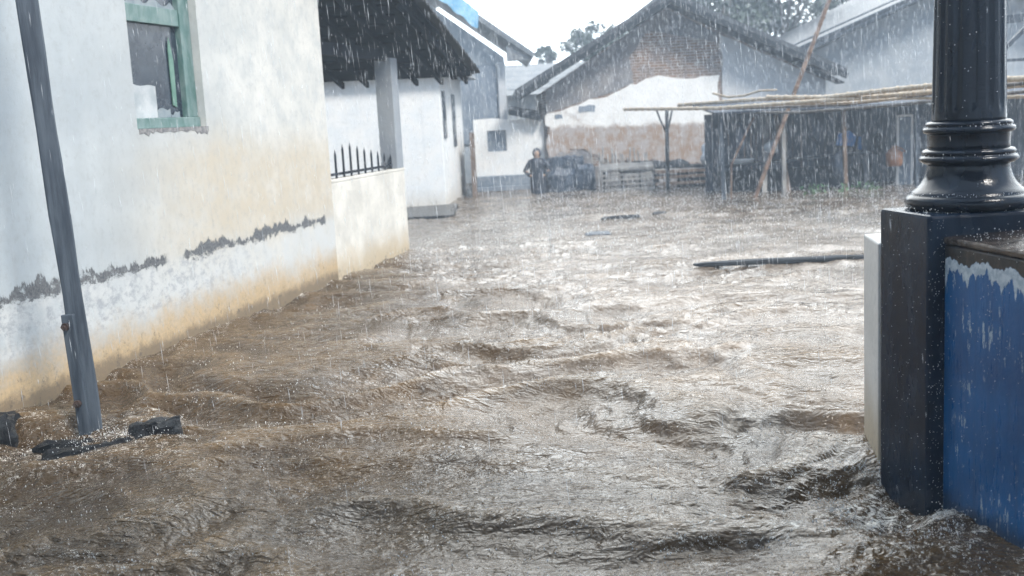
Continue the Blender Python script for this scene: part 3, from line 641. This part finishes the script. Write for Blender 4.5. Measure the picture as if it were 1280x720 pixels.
o = MB(); o.blob((5.30, 28.0, .78), (.40, .3, .26), 5, .35, 18, 12); o.blob((5.62, 27.9, .45), (.28, .25, .3), 6, .3, 16, 10); o = o.build('sacking_heap', SACK, origin=(5.3, 28, 0), smooth=True); tag(o, 'pale grey sacking piled against the left end of the dark shed', 'sacks')
o = MB(); o.box(4.4, 6.1, 28.1, 28.7, -.6, .5, .05); o.blob((4.4, 28.4, .5), (.3, .2, .16), 8, .3); o.blob((3.5, 28.8, .5), (.7, .2, .14), 9, .3); o = o.build('junk_pile', WOODD, origin=(5, 28.4, 0), bevel=.03); tag(o, 'dark pile of scrap timber under the pale sacking', 'scrap pile')
o = MB(); o.lathe((5.35, 25.0, .62), [(.02, 0), (.2, .01), (.27, .12), (.28, .13), (.26, .12), (.19, .03), (.02, .02)], 24); o = o.build('basin', PLAST, origin=(5.35, 25, .62), smooth=True); tag(o, 'shallow white basin on the shed bench', 'basin')
o = MB(); o.blob((6.0, 25.0, .98), (.16, .16, .14), 4, .2); o = o.build('cooking_pot', SACK, origin=(6, 25, .9), smooth=True); tag(o, 'rounded pale pot hanging behind the leaning bamboo', 'pot')
o = MB(); o.prism([(7.55, .95), (7.95, .9), (8.0, 1.12), (7.85, 1.26), (7.6, 1.2)], 25.2, 25.28); o.prism([(8.05, .82), (8.2, .8), (8.2, 1.1), (8.06, 1.12)], 25.2, 25.27); o = o.build('hanging_cloth', CLOTHB, origin=(7.8, 25.2, 1), bevel=.01); tag(o, 'bright blue cloth hanging inside the dark shed', 'cloth')
for (x, y, z, sx, sz, mt, nm, lb) in ((5.15, 24.2, 1.25, .10, .30, DTARP, 'hanging_sack', 'slate coloured sack hanging at the left end of the shed'), (6.9, 24.6, 1.3, .12, .2, DTARP, 'hanging_sack', 'small slate grey sack hanging left of the blue cloth'), (8.3, 24.6, .95, .10, .26, CONC, 'hanging_sack', 'near black slim sack hanging between blue cloth and orange jug'), (7.35, 24.3, .5, .16, .3, DTARP, 'dark_bundle', 'dark bundle set below the blue cloth')):
    o = MB(); o.blob((x, y, z), (sx, sx * .8, sz), int(x * 7), .3, 14, 10); o.tube([(x, y, z + sz * .7), (x, y, z + sz + .25)], .01, 5); o = o.build(nm, mt, origin=(x, y, z), smooth=True); tag(o, lb, 'sack')
for (x0, x1, mt, lb) in ((5.7, 6.0, WOODGR, 'silvered plank leaning inside the shed behind the leaning bamboo'), (6.35, 6.2, WOODB, 'brown plank leaning inside the middle of the shed'), (8.05, 8.15, WOODG, 'grey plank leaning in the shed near the orange jug')):
    o = MB(); o.beam((x0, 24.5, -.5), (x1, 25.3, 1.7), .10, .03, (0, 1, 0)); o = o.build('plank', mt, origin=(x0, 24.5, 0)); tag(o, lb, 'plank')
bk = thing('water_jug', 'orange brown plastic jug beside the white door frame', 'jug', (8.62, 24.5, .45))
w = MB(); w.lathe((0, 0, 0), [(.02, 0), (.15, 0), (.18, .06), (.18, .28), (.12, .36), (.06, .40), (.06, .45), (.01, .45)], 20); w.build('body', ORANGE, bk, smooth=True)
w = MB(); w.tube([(.16, 0, .28), (.24, 0, .32), (.16, 0, .38), (.06, 0, .42)], .015, 6); w.build('handle', ORANGE, bk)
for i, (x, y, lb) in enumerate(((6.65, 23.9, 'green weeds rising from the flood right of the leaning bamboo'), (7.9, 24, 'green weeds rising from the flood in front of the blue cloth'), (7.2, 23.6, 'sparse green weeds between the two larger weed clumps'))):
    w = MB()
    for k in range(70 - 30 * (i == 2)):
        a = random.uniform(0, 6.28); r0 = random.uniform(0, .3); c = Vector((x + r0 * math.cos(a), y + r0 * math.sin(a), random.uniform(-.03, .18))); s_ = random.uniform(.03, .06)
        t1 = Vector((random.uniform(-1, 1), random.uniform(-1, 1), random.uniform(0, 1))).normalized() * s_; t2 = Vector((random.uniform(-1, 1), random.uniform(-1, 1), .2)).normalized() * s_ * .5
        w.add([c - t1, c + t2, c + t1, c - t2], [(0, 1, 2, 3)])
    w.tube([(x, y, -.6), (x, y, .15)], .01, 5)
    o = w.build('weed_clump', LEAFW, origin=(x, y, 0)); tag(o, lb, 'weeds', 'weeds by the shed')

# ------------------------------------------------------------------ trees
def tree(name, label, x, y, h, cr, n, leaf=.16, trunk=.16, squash=1.1, base=0, clumps=16):
    t = thing(name, label, 'tree', (x, y, -.6), 0, 'trees beyond the houses')
    b = MB(); rr = random.Random(int(x * 10 + y)); top = Vector((rr.uniform(-.3, .3), 0, h * .8))
    b.tube([(0, 0, 0), (.1, .05, h * .3), (rr.uniform(-.2, .2), 0, h * .55), top], [trunk, trunk * .8, trunk * .55, trunk * .2], 8)
    L = MB(); cs = []
    for k in range(clumps):
        a = rr.uniform(0, 6.28); q = rr.uniform(.15, 1) ** .6; zz = rr.uniform(-1, 1)
        c = Vector((cr * q * math.cos(a) * math.sqrt(1 - zz * zz * .7), cr * q * math.sin(a) * .8, h - cr * squash + zz * cr * squash * .85)); cs.append((c, cr * rr.uniform(.22, .42)))
        s0 = Vector((0, 0, h * rr.uniform(.4, .65))); b.tube([s0, s0.lerp(c, .5) + Vector((0, 0, -.1)), c], [trunk * .35, trunk * .2, .015], 5)
    for k in range(n):
        c, r0 = cs[k % clumps]; d = Vector((rr.gauss(0, 1), rr.gauss(0, 1), rr.gauss(0, .8))).normalized() * r0 * rr.uniform(.3, 1.15); q = c + d
        t1 = Vector((rr.uniform(-1, 1), rr.uniform(-1, 1), rr.uniform(-1, 1))).normalized() * leaf * rr.uniform(.5, 1.1); t2 = t1.cross(Vector((rr.uniform(-1, 1), rr.uniform(-1, 1), rr.uniform(-1, 1)))).normalized() * leaf * .45
        L.add([q - t1, q + t2, q + t1, q - t2], [(0, 1, 2, 3)])
    b.build('trunk', BARK, t); L.build('crown', LEAF, t)
tree('tree', 'hazy tree right behind the ridge of the central gabled house', 8.2, 42, 8.4, 1.9, 3600)
tree('tree', 'tall hazy tree just left of the leaning bamboo top', 11.0, 43, 8.6, 2.2, 4200)
tree('tree', 'hazy tree in the gap between central and right house roofs', 14.2, 46, 7.9, 2.4, 3600)
tree('tree', 'hazy tree above the roof of the right house', 17.5, 48, 8.8, 2.6, 3600)
tree('small_tree', 'small faint tree at the left slope of the gabled roof', 4.5, 52, 6.7, 1.3, 1500)
tree('small_tree', 'faint rounded tree beside the left slope of the gabled roof', 5.9, 54, 6.6, 1.5, 1500)
tree('slim_tree', 'tiny slim tree standing alone above the distant low roof', 2.3, 56, 5.9, .55, 420, .2, .08)
tree('distant_tree', 'wide distant tree behind the far right rooftops', 22, 52, 8.5, 3, 2500)

# overhead cable
o = MB(); o.tube([(-1.6 + 5.5 * t, 35 - 1.0 * t, 5.55 - .25 * math.sin(math.pi * t) + .1 * t) for t in np.linspace(0, 1, 12)], .012, 5)
o = o.build('overhead_cable', IRON, origin=(0, 35, 5.5)); tag(o, 'thin overhead cable strung across the white sky', 'cable')

# ------------------------------------------------------------------ timber pole at left
pl = thing('timber_pole', 'weathered grey timber pole standing in the flood before the plaster house', 'pole', (-3.03, 7.6, 0))
M3 = Matrix.Rotation(R(22), 3, 'Z')
w = MB(); pr = None
zs = np.linspace(-.6, 4.5, 28)
for i, z in enumerate(zs):
    cx = -.038 * z + .0015 * math.sin(z * 2.2) ; wd = .068 + .004 * math.sin(z * 5) ; b = len(w.v)
    for (sx, sy) in ((-1, -.8), (-.85, -1), (.85, -1), (1, -.8), (1, .8), (.85, 1), (-.85, 1), (-1, .8)):
        q = M3 @ Vector((sx * wd, sy * wd * .8, 0)); w.v.append(Vector((cx + q.x + random.uniform(-.002, .002), q.y, z)))
    if i:
        for k in range(8): w.f.append((b - 8 + k, b - 8 + (k + 1) % 8, b + (k + 1) % 8, b + k))
w.f.append(tuple(range(b, b + 8)))
w.build('pole', WOODG, pl)
w = MB(); a = Vector((-.010, -.078, -.3)); b = Vector((-.050, -.078, .80)); w.beam(a, b, .085, .045, (0, 1, 0)); w.build('splint', WOODG, pl, bevel=.006)
for z in (.72, .17):
    w = MB(); c = Vector((-.062 + (.72 - z) * .04, -.10, z)); w.tube([c, c + Vector((0, -.03, 0))], .028, 6); w.tube([c + Vector((0, -.03, 0)), c + Vector((0, -.055, 0))], .014, 8); w.build('bolt', RUST, pl)

def rock(name, pts, mat, label, cat, seed, bev=.02):
    w = MB(); random.seed(seed)
    for (x, y, z, sx, sy, sz, an) in pts:
        M3 = Matrix.Rotation(R(an), 3, 'Z') @ Matrix.Rotation(R(random.uniform(-9, 9)), 3, 'X')
        hx, hy, hz = sx / 2, sy / 2, sz / 2; n = 5
        # subdivided irregular block
        b = len(w.v); ids = {}
        for i in range(n + 1):
            for j in range(n + 1):
                for k in range(n + 1):
                    if 0 in (i, j, k) or n in (i, j, k):
                        q = Vector((-hx + sx * i / n, -hy + sy * j / n, -hz + sz * k / n)); m_r = 1 - .10 * (sum(abs(2 * t / n - 1) ** 3 for t in (i, j, k)) - 1)
                        q = q * m_r + Vector([random.uniform(-.09, .09) * min(sx, sy, sz) for _ in range(3)]); ids[i, j, k] = len(w.v); w.v.append(Vector((x, y, z)) + M3 @ q)
        for i in range(n):
            for j in range(n):
                for k in (0, n):
                    w.f.append((ids[i, j, k], ids[i + 1, j, k], ids[i + 1, j + 1, k], ids[i, j + 1, k])); w.f.append((ids[i, k, j], ids[i + 1, k, j], ids[i + 1, k, j + 1], ids[i, k, j + 1])); w.f.append((ids[k, i, j], ids[k, i + 1, j], ids[k, i + 1, j + 1], ids[k, i, j + 1]))
    o = w.build(name, mat, origin=pts[0][:3]); tag(o, label, cat); return o
rock('covered_heap', [(1.55, 29.0, .2, .95, .8, 1.35, 3), (2.05, 28.8, .1, .5, .6, 1.1, -8)], DTARP, 'slate blue tarpaulin heaped over goods left of the slatted crate', 'tarpaulin heap', 21)
rock('concrete_chunk', [(-2.45, 7.22, -.06, .34, .26, .30, 25), (-2.64, 7.10, -.12, .28, .2, .25, 10)], CONC, 'wet black concrete chunk jutting from the flood right of the timber pole', 'rubble', 3)
rock('broken_footing', [(-2.82, 7.02, -.115, .62, .16, .22, 9), (-3.08, 7.22, -.13, .42, .2, .22, -14), (-2.98, 6.95, -.13, .3, .14, .2, 30)], STONE, 'dark broken footing awash in front of the timber pole', 'rubble', 5)
rock('dark_stone', [(-3.62, 7.42, -.04, .22, .3, .3, 30), (-3.75, 7.7, -.06, .3, .25, .25, 5)], STONE, 'dark stone at the left edge of the photo beside the wall', 'stone', 9)
rock('debris_board', [(3.45, 13.72, .02, 2.3, .16, .06, -2.5)], WOODD, 'long dark board floating on the open water left of the pedestal', 'board', 12)
rock('drifting_debris', [(2.1, 20.6, -.01, .75, .25, .10, 8), (2.9, 21.0, -.01, .28, .15, .08, 20)], WOODD, 'grey debris drifting on the water before the slatted crate', 'debris', 14)
rock('drifting_branch', [(1.45, 17.9, 0, .42, .2, .08, 8)], WOODG, 'small dark lump drifting in the middle of the water', 'debris', 15)

# ------------------------------------------------------------------ pedestal, lamp post, blue wall
pd = MB(); pd.hexa([(2.02, 5.27, -.6), (2.80, 5.27, -.6), (2.78, 5.80, -.6), (1.945, 5.75, -.6), (2.02, 5.27, 1.42), (2.80, 5.27, 1.42), (2.78, 5.80, 1.42), (1.945, 5.75, 1.42)])
o = pd.build('pedestal', PED, origin=(2.4, 5.5, 0), bevel=.018); tag(o, 'black painted square pedestal in the flood carrying the lamp post', 'pedestal')
lp = thing('lamp_post', 'glossy black cast iron lamp post with ringed flared base on the pedestal', 'lamp post', (2.335, 5.575, 1.42))
pb = [(.28, 0), (.298, .012), (.305, .035), (.300, .058), (.285, .07), (.278, .072), (.276, .08), (.268, .09), (.250, .102), (.228, .125), (.210, .155), (.200, .19), (.196, .215), (.197, .222)]
w = MB(); w.lathe((0, 0, 0), pb, 72); w.build('flared_base', POST, lp, smooth=True)
w = MB(); w.lathe((0, 0, 0), [(.19, .220), (.215, .228), (.232, .240), (.236, .252), (.228, .264), (.214, .270), (.220, .274), (.224, .285), (.214, .296), (.196, .300)], 72); w.build('collar', POST, lp, smooth=True)
w = MB(); w.lathe((0, 0, 0), [(.195, .298), (.194, .32), (.196, .37), (.198, .376)], 72); w.build('neck', POST, lp, smooth=True)
w = MB(); w.lathe((0, 0, 0), [(.19, .374), (.212, .380), (.220, .392), (.216, .406), (.200, .412), (.205, .417), (.206, .427), (.196, .435), (.180, .438)], 72); w.build('collar', POST, lp, smooth=True)
def flute(an, z):
    k = min(1, max(0, (z - .475) / .05)); return 1 - .055 * k * max(0, math.cos(an * 14 + .6)) ** .6
w = MB(); zz = [.43, .45, .47, .49, .505, .52, .54, .6, .8, 1.1, 1.6, 2.2, 2.8]; w.lathe((0, 0, 0), [(.176 - .016 * (z - .43), z) for z in zz], 168, flute); w.build('fluted_shaft', POST, lp, smooth=True)
# blue parapet, running towards the camera
bd = Vector((.145, -.99, 0)).normalized()
ang = math.atan2(bd.y, bd.x)
bw = thing('blue_parapet', 'blue painted parapet with peeling white streaks and blackened top by the pedestal', 'parapet wall', (2.095, 5.27, 0), ang)
w = MB(); w.box(.003, 4.2, 0, .42, -.6, 1.28)
# recalc: local +x runs along the wall, local +y to the right of the picture
w.build('wall', BLUE, bw, bevel=.012)
w = MB(); w.hexa([(.004, -.008, 1.281), (4.2, -.008, 1.281), (4.2, .43, 1.281), (.004, .43, 1.281), (.004, -.008, 1.315), (4.2, -.008, 1.315), (4.2, .43, 1.33), (.004, .43, 1.33)])
w.build('coping', simple('wet_brown_coping', (.012, .010, .010), (.10, .068, .048), 4, .10, .8, .02, 14), bw, bevel=.01)
o = MB(); o.hexa([(1.975, 5.86, -.6), (2.5, 5.86, -.6), (2.5, 6.3, -.6), (2.04, 6.3, -.6), (1.975, 5.86, 1.22), (2.5, 5.86, 1.22), (2.5, 6.3, 1.22), (2.04, 6.3, 1.22)])
o = o.build('white_pier', mat_white('pier_plaster', (.62, .60, .56), (.74, .71, .66), True, .8), origin=(2.2, 6, 0), bevel=.01); tag(o, 'narrow white plastered pier showing just left of the black pedestal', 'pier')

# ------------------------------------------------------------------ person
pe = thing('person', 'person in a dark hooded raincoat standing in the far flood, hands on hips', 'person', (.81, 28.2, -.5), R(-6))
J = {'pelvis': (0, 0, .84, .15, .11), 'waist': (0, 0, 1.0, .135, .10), 'chest': (0, 0, 1.2, .16, .115), 'neckb': (0, 0, 1.36, .075, .07), 'head0': (0, -.01, 1.46, .08, .085), 'head1': (0, -.015, 1.57, .072, .08),
     'shl': (-.17, 0, 1.31, .062, .06), 'ell': (-.31, .03, 1.08, .048, .045), 'wrl': (-.17, -.08, .95, .032, .03), 'hdl': (-.13, -.09, .94, .035, .025),
     'shr': (.17, 0, 1.31, .062, .06), 'elr': (.31, .03, 1.08, .048, .045), 'wrr': (.17, -.08, .95, .032, .03), 'hdr': (.13, -.09, .94, .035, .025),
     'hl': (-.10, 0, .78, .09, .09), 'kl': (-.11, -.02, .44, .062, .062), 'al': (-.11, .02, .08, .042, .042), 'fl': (-.12, -.12, .03, .04, .03),
     'hr': (.10, 0, .78, .09, .09), 'kr': (.11, -.02, .44, .062, .062), 'ar': (.11, .02, .08, .042, .042), 'fr': (.12, -.12, .03, .04, .03)}
names = list(J); E_ = [('pelvis', 'waist'), ('waist', 'chest'), ('chest', 'neckb'), ('neckb', 'head0'), ('head0', 'head1'), ('chest', 'shl'), ('shl', 'ell'), ('ell', 'wrl'), ('wrl', 'hdl'), ('chest', 'shr'), ('shr', 'elr'), ('elr', 'wrr'), ('wrr', 'hdr'), ('pelvis', 'hl'), ('hl', 'kl'), ('kl', 'al'), ('al', 'fl'), ('pelvis', 'hr'), ('hr', 'kr'), ('kr', 'ar'), ('ar', 'fr')]
me = bpy.data.meshes.new('body'); me.from_pydata([J[n][:3] for n in names], [(names.index(a), names.index(b)) for a, b in E_], []); me.materials.append(SKIN)
bo = bpy.data.objects.new('body', me); col.objects.link(bo); bo.parent = pe
sk = bo.modifiers.new('skin', 'SKIN'); sk.use_smooth_shade = True
for i, n in enumerate(names): me.skin_vertices[0].data[i].radius = J[n][3:]
me.skin_vertices[0].data[0].use_root = True
sb = bo.modifiers.new('sub', 'SUBSURF'); sb.levels = sb.render_levels = 2
w = MB(); w.lathe((0, 0, 0), [(.19, .12), (.20, .4), (.205, .8), (.20, 1.0), (.205, 1.2), (.215, 1.30), (.17, 1.37), (.09, 1.41)], 20, lambda a, z: 1 - .28 * abs(math.sin(a)) + .03 * math.sin(a * 7)); w.build('raincoat', COAT, pe, smooth=True)
for sx in (-1, 1):
    w = MB(); w.tube([(sx * .15, 0, 1.33), (sx * .22, .01, 1.24), (sx * .325, .03, 1.07), (sx * .25, -.03, 1.0), (sx * .19, -.07, .96)], [.07, .068, .06, .052, .048], 10); w.build('sleeve', COAT, pe, smooth=True)
w = MB(); w.blob((0, .02, 1.52), (.115, .115, .135), 2, .02, 18, 12); w.build('hood', COAT, pe, smooth=True)
w = MB(); w.blob((0, -.075, 1.50), (.066, .04, .085), 2, .02, 14, 10); w.add([(-.012, -.11, 1.49), (.012, -.11, 1.49), (0, -.135, 1.485), (0, -.112, 1.525)], [(0, 1, 2), (0, 2, 3), (1, 3, 2)]); w.build('face', SKIN, pe, smooth=True)

# ------------------------------------------------------------------ rain and splashes
def bulk(name, V, F, mat):
    me = bpy.data.meshes.new(name); nF = len(F)
    me.vertices.add(len(V)); me.vertices.foreach_set('co', V.astype(np.float32).ravel())
    k = F.shape[1]; me.loops.add(F.size); me.loops.foreach_set('vertex_index', F.astype(np.int32).ravel())
    me.polygons.add(nF); me.polygons.foreach_set('loop_start', np.arange(0, F.size, k, dtype=np.int32)); me.polygons.foreach_set('loop_total', np.full(nF, k, np.int32))
    me.update(calc_edges=True); me.materials.append(mat); o = bpy.data.objects.new(name, me); col.objects.link(o); return o
OCT = np.array([(0, 0, -1), (1, 0, .1), (0, 1, .1), (-1, 0, .1), (0, -1, .1), (0, 0, 1)], float)
OF = np.array([(0, 2, 1), (0, 3, 2), (0, 4, 3), (0, 1, 4), (5, 1, 2), (5, 2, 3), (5, 3, 4), (5, 4, 1)])
def drops(P, rx, rz, tilt=None):
    n = len(P); V = OCT[None] * np.stack([rx, rx, rz], -1)[:, None, :]
    if tilt is not None: V[..., 0] += V[..., 2] * tilt[:, None]
    V = V + P[:, None, :]; F = OF[None] + (np.arange(n) * 6)[:, None, None]
    return V.reshape(-1, 3), F.reshape(-1, 3)
n = 85000
yy = 3.2 + 28 * rng.random(n) ** .42; xx = (rng.random(n) * 1.3 - .65) * (yy + 1.5); z = rng.random(n) * (2.4 + yy * .16)
inside = ((xx + 3.84) * .971 - (yy - 7.94) * .239 < .03) & (yy < 21)     # nothing falls inside the near house
under = (np.hypot(xx - 2.335, yy - 5.575) < .33)
keep = ~(inside | under) & (np.hypot(xx, yy) > 2.4)
P = np.stack([xx, yy, z], -1)[keep]; m = len(P)
V, F = drops(P, rng.uniform(.0006, .0016, m) * (1 + P[:, 1] / 26), .012 + .085 * rng.random(m) ** 2, -.05 + rng.normal(0, .025, m))
o = bulk('rain', V, F, RAIN); tag(o, 'driving rain streaks', 'rain', kind='stuff')
# splashes: specks over the water, on the pedestal, coping and lamp collars
Q = []; n = 15000
yy = 2.8 + 27 * rng.random(n) ** 1.35; xx = (rng.random(n) * 1.3 - .65) * (yy + 1.2)
ok = ((xx + 3.84) * .971 - (yy - 7.94) * .239 > .04); xx, yy = xx[ok], yy[ok]
zz = wave(xx, yy)[0] + np.abs(rng.normal(0, .018, len(xx))) + .002
r_ = .0008 + .0026 * rng.random(len(xx)) ** 2.5 * (1 + yy / 30)
Pw = np.stack([xx, yy, zz], -1); Sz = r_; Sh = r_ * rng.uniform(.8, 3.2, len(xx))
nf = 26000; yf = 15 + 15 * rng.random(nf) ** .8; xf = (rng.random(nf) * 1.2 - .6) * (yf + 1.2); zf = np.abs(rng.normal(0, .06, nf)) + .01
okf = ((xf + 3.84) * .971 - (yf - 7.94) * .239 > .04); far_spray = np.stack([xf, yf, zf], -1)[okf]
# clustered spray where the current breaks
cl = []
for k in range(560):
    y0 = 3 + 12 * rng.random() ** 1.2; x0 = (rng.random() * 1.1 - .5) * (y0 + 1)
    if k < 60: a = rng.random() * 6.28; x0, y0 = 1.95 + .25 * math.cos(a) - .12, 5.3 + .55 * math.sin(a)
    elif k < 100: x0, y0 = -2.75 + rng.normal(0, .3), 7.2 + rng.normal(0, .15)
    if (x0 + 3.84) * .971 - (y0 - 7.94) * .239 < .08: continue
    mm = rng.integers(8, 26); z0 = wz(x0, y0)
    cl.append(np.stack([x0 + rng.normal(0, .05, mm), y0 + rng.normal(0, .04, mm), z0 + np.abs(rng.normal(0, .03, mm))], -1))
cl = np.concatenate(cl); rc = .0008 + .0032 * rng.random(len(cl)) ** 2
def ring(cx, cy, z0, r0, r1, n):
    a = rng.random(n) * 6.28; r = rng.uniform(r0, r1, n); return np.stack([cx + r * np.cos(a), cy + r * np.sin(a), z0 + np.abs(rng.normal(0, .008, n))], -1)
sp = [ring(2.335, 5.575, 1.42 + .075, .26, .30, 220), ring(2.335, 5.575, 1.42 + .262, .2, .235, 120), ring(2.335, 5.575, 1.42 + .41, .19, .22, 90)]
q = rng.random((500, 3)); sp.append(np.stack([1.99 + .8 * q[:, 0], 5.28 + .45 * q[:, 1], 1.422 + .03 * q[:, 2] ** 3], -1))
q = rng.random((500, 3)); t_ = q[:, 0] * 1.6; sp.append(np.stack([2.095 + bd.x * t_ + .4 * q[:, 1], 5.27 + bd.y * t_, 1.325 + .05 * q[:, 2] ** 2.5], -1))
n2 = 260; a = rng.random(n2) * 6.28; zc = rng.random(n2) ** .7 * 1.2 + .45; rr_ = .177 - .016 * (zc - .43); sp.append(np.stack([2.335 + rr_ * np.cos(a), 5.575 + rr_ * np.sin(a), 1.42 + zc], -1))
n3 = 240; sp.append(np.stack([2.02 + .1 * rng.random(n3), np.full(n3, 5.266), rng.random(n3) * 1.4], -1))
n3 = 160; u3 = rng.random(n3); sp.append(np.stack([2.02 - .075 * u3 - .003, 5.27 + .48 * u3, rng.random(n3) * 1.4], -1))
n3 = 300; t3 = rng.random(n3) * 1.3; sp.append(np.stack([2.095 + bd.x * t3 - .003, 5.27 + bd.y * t3, rng.random(n3) * 1.28], -1))
sp = np.concatenate(sp); rs = rng.uniform(.0009, .0026, len(sp))
rf_ = rng.uniform(.002, .007, len(far_spray))
P = np.concatenate([Pw, cl, sp, far_spray]); V, F = drops(P, np.concatenate([Sz, rc, rs, rf_]), np.concatenate([Sh, rc * rng.uniform(.8, 2.5, len(rc)), rs * rng.uniform(.8, 1.6, len(rs)), rf_ * rng.uniform(1, 4, len(rf_))]))
o = bulk('splashes', V, F, SPLASH); tag(o, 'white splash drops', 'splashes', kind='stuff')

# ------------------------------------------------------------------ rain haze
hz = MB(); hz.box(-175, 175, -65, 235, -1.6, 16)
m = Mat('rain_haze'); v = m.n('ShaderNodeVolumePrincipled'); v.inputs['Color'].default_value = (.72, .86, 1, 1); v.inputs['Density'].default_value = .0045; v.inputs['Anisotropy'].default_value = .0
m.t.links.new(v.outputs[0], m.out.inputs[1])
o = hz.build('haze', m.m); tag(o, 'pale blue rain haze', 'haze', kind='stuff')

# ------------------------------------------------------------------ world, sun, camera
wd = bpy.data.worlds.new('World'); scene.world = wd; wd.use_nodes = True; nt = wd.node_tree; nt.nodes.clear()
SE, SA = R(46), R(142)
sky = nt.nodes.new('ShaderNodeTexSky'); sky.sky_type = 'NISHITA'; sky.sun_disc = False; sky.sun_elevation = SE; sky.sun_rotation = SA; sky.dust_density = 4; sky.air_density = 1.2
mx = nt.nodes.new('ShaderNodeMix'); mx.data_type = 'RGBA'; mx.inputs[0].default_value = .9
tcw = nt.nodes.new('ShaderNodeTexCoord'); nz = nt.nodes.new('ShaderNodeTexNoise'); nz.inputs['Scale'].default_value = 2.2; nz.inputs['Detail'].default_value = 5
cr_ = nt.nodes.new('ShaderNodeValToRGB'); cr_.color_ramp.elements[0].position = .3; cr_.color_ramp.elements[1].position = .7
cr_.color_ramp.elements[0].color = (10.8, 11.7, 12.4, 1); cr_.color_ramp.elements[1].color = (14.2, 14.6, 14.8, 1)
nt.links.new(tcw.outputs['Generated'], nz.inputs['Vector']); nt.links.new(nz.outputs['Fac'], cr_.inputs[0])
nrmw = nt.nodes.new('ShaderNodeVectorMath'); nrmw.operation = 'DOT_PRODUCT'; gdir = Vector((.22, .92, .30)).normalized(); nrmw.inputs[1].default_value = gdir
nt.links.new(tcw.outputs['Generated'], nrmw.inputs[0])
mr = nt.nodes.new('ShaderNodeMapRange'); mr.interpolation_type = 'SMOOTHSTEP'; mr.inputs[1].default_value = .35; mr.inputs[2].default_value = 1.0
nt.links.new(nrmw.outputs['Value'], mr.inputs[0])
mg = nt.nodes.new('ShaderNodeMix'); mg.data_type = 'RGBA'; mg.inputs[6].default_value = (.36, .45, .58, 1); mg.inputs[7].default_value = (3.3, 3.25, 3.15, 1); nt.links.new(mr.outputs[0], mg.inputs[0])
mm_ = nt.nodes.new('ShaderNodeMix'); mm_.data_type = 'RGBA'; mm_.blend_type = 'MULTIPLY'; mm_.inputs[0].default_value = 1; nt.links.new(cr_.outputs[0], mm_.inputs[6]); nt.links.new(mg.outputs[2], mm_.inputs[7])
nt.links.new(sky.outputs[0], mx.inputs[6]); nt.links.new(mm_.outputs[2], mx.inputs[7])
bg = nt.nodes.new('ShaderNodeBackground'); bg.inputs[1].default_value = .1; nt.links.new(mx.outputs[2], bg.inputs[0])
ow = nt.nodes.new('ShaderNodeOutputWorld'); nt.links.new(bg.outputs[0], ow.inputs[0])
sl = bpy.data.lights.new('sun', 'SUN'); sl.energy = 3.2; sl.angle = R(14); sl.color = (1, .95, .88)
so = bpy.data.objects.new('sun', sl); col.objects.link(so)
sd = Vector((math.sin(SA) * math.cos(SE), math.cos(SA) * math.cos(SE), math.sin(SE)))   # towards the sun
so.rotation_euler = sd.to_track_quat('Z', 'Y').to_euler()

cam = bpy.data.cameras.new('camera'); co = bpy.data.objects.new('camera', cam); col.objects.link(co); scene.camera = co
pt, rl = R(8.9), R(3.0)
Fv = Vector((0, math.cos(pt), -math.sin(pt))); R0 = Vector((1, 0, 0)); U0 = Vector((0, math.sin(pt), math.cos(pt)))
Rv = math.cos(rl) * R0 - math.sin(rl) * U0; Uv = math.sin(rl) * R0 + math.cos(rl) * U0
co.matrix_world = Matrix.Translation((0, 0, 2.0)) @ Matrix((Rv, Uv, -Fv)).transposed().to_4x4()
cam.sensor_width = 36; cam.lens = 1376 / 1280 * 36; cam.clip_end = 1000; cam.clip_start = .05
cam.dof.use_dof = True; cam.dof.focus_distance = 7.0; cam.dof.aperture_fstop = 2.2
scene.view_settings.view_transform = 'Standard'; scene.view_settings.look = 'None'; scene.view_settings.exposure = .50; scene.view_settings.gamma = 1
scene.cycles.use_denoising = True
scene.cycles.volume_bounces = 2; scene.cycles.max_bounces = 8; scene.cycles.transparent_max_bounces = 12
scene.cycles.sample_clamp_indirect = 6
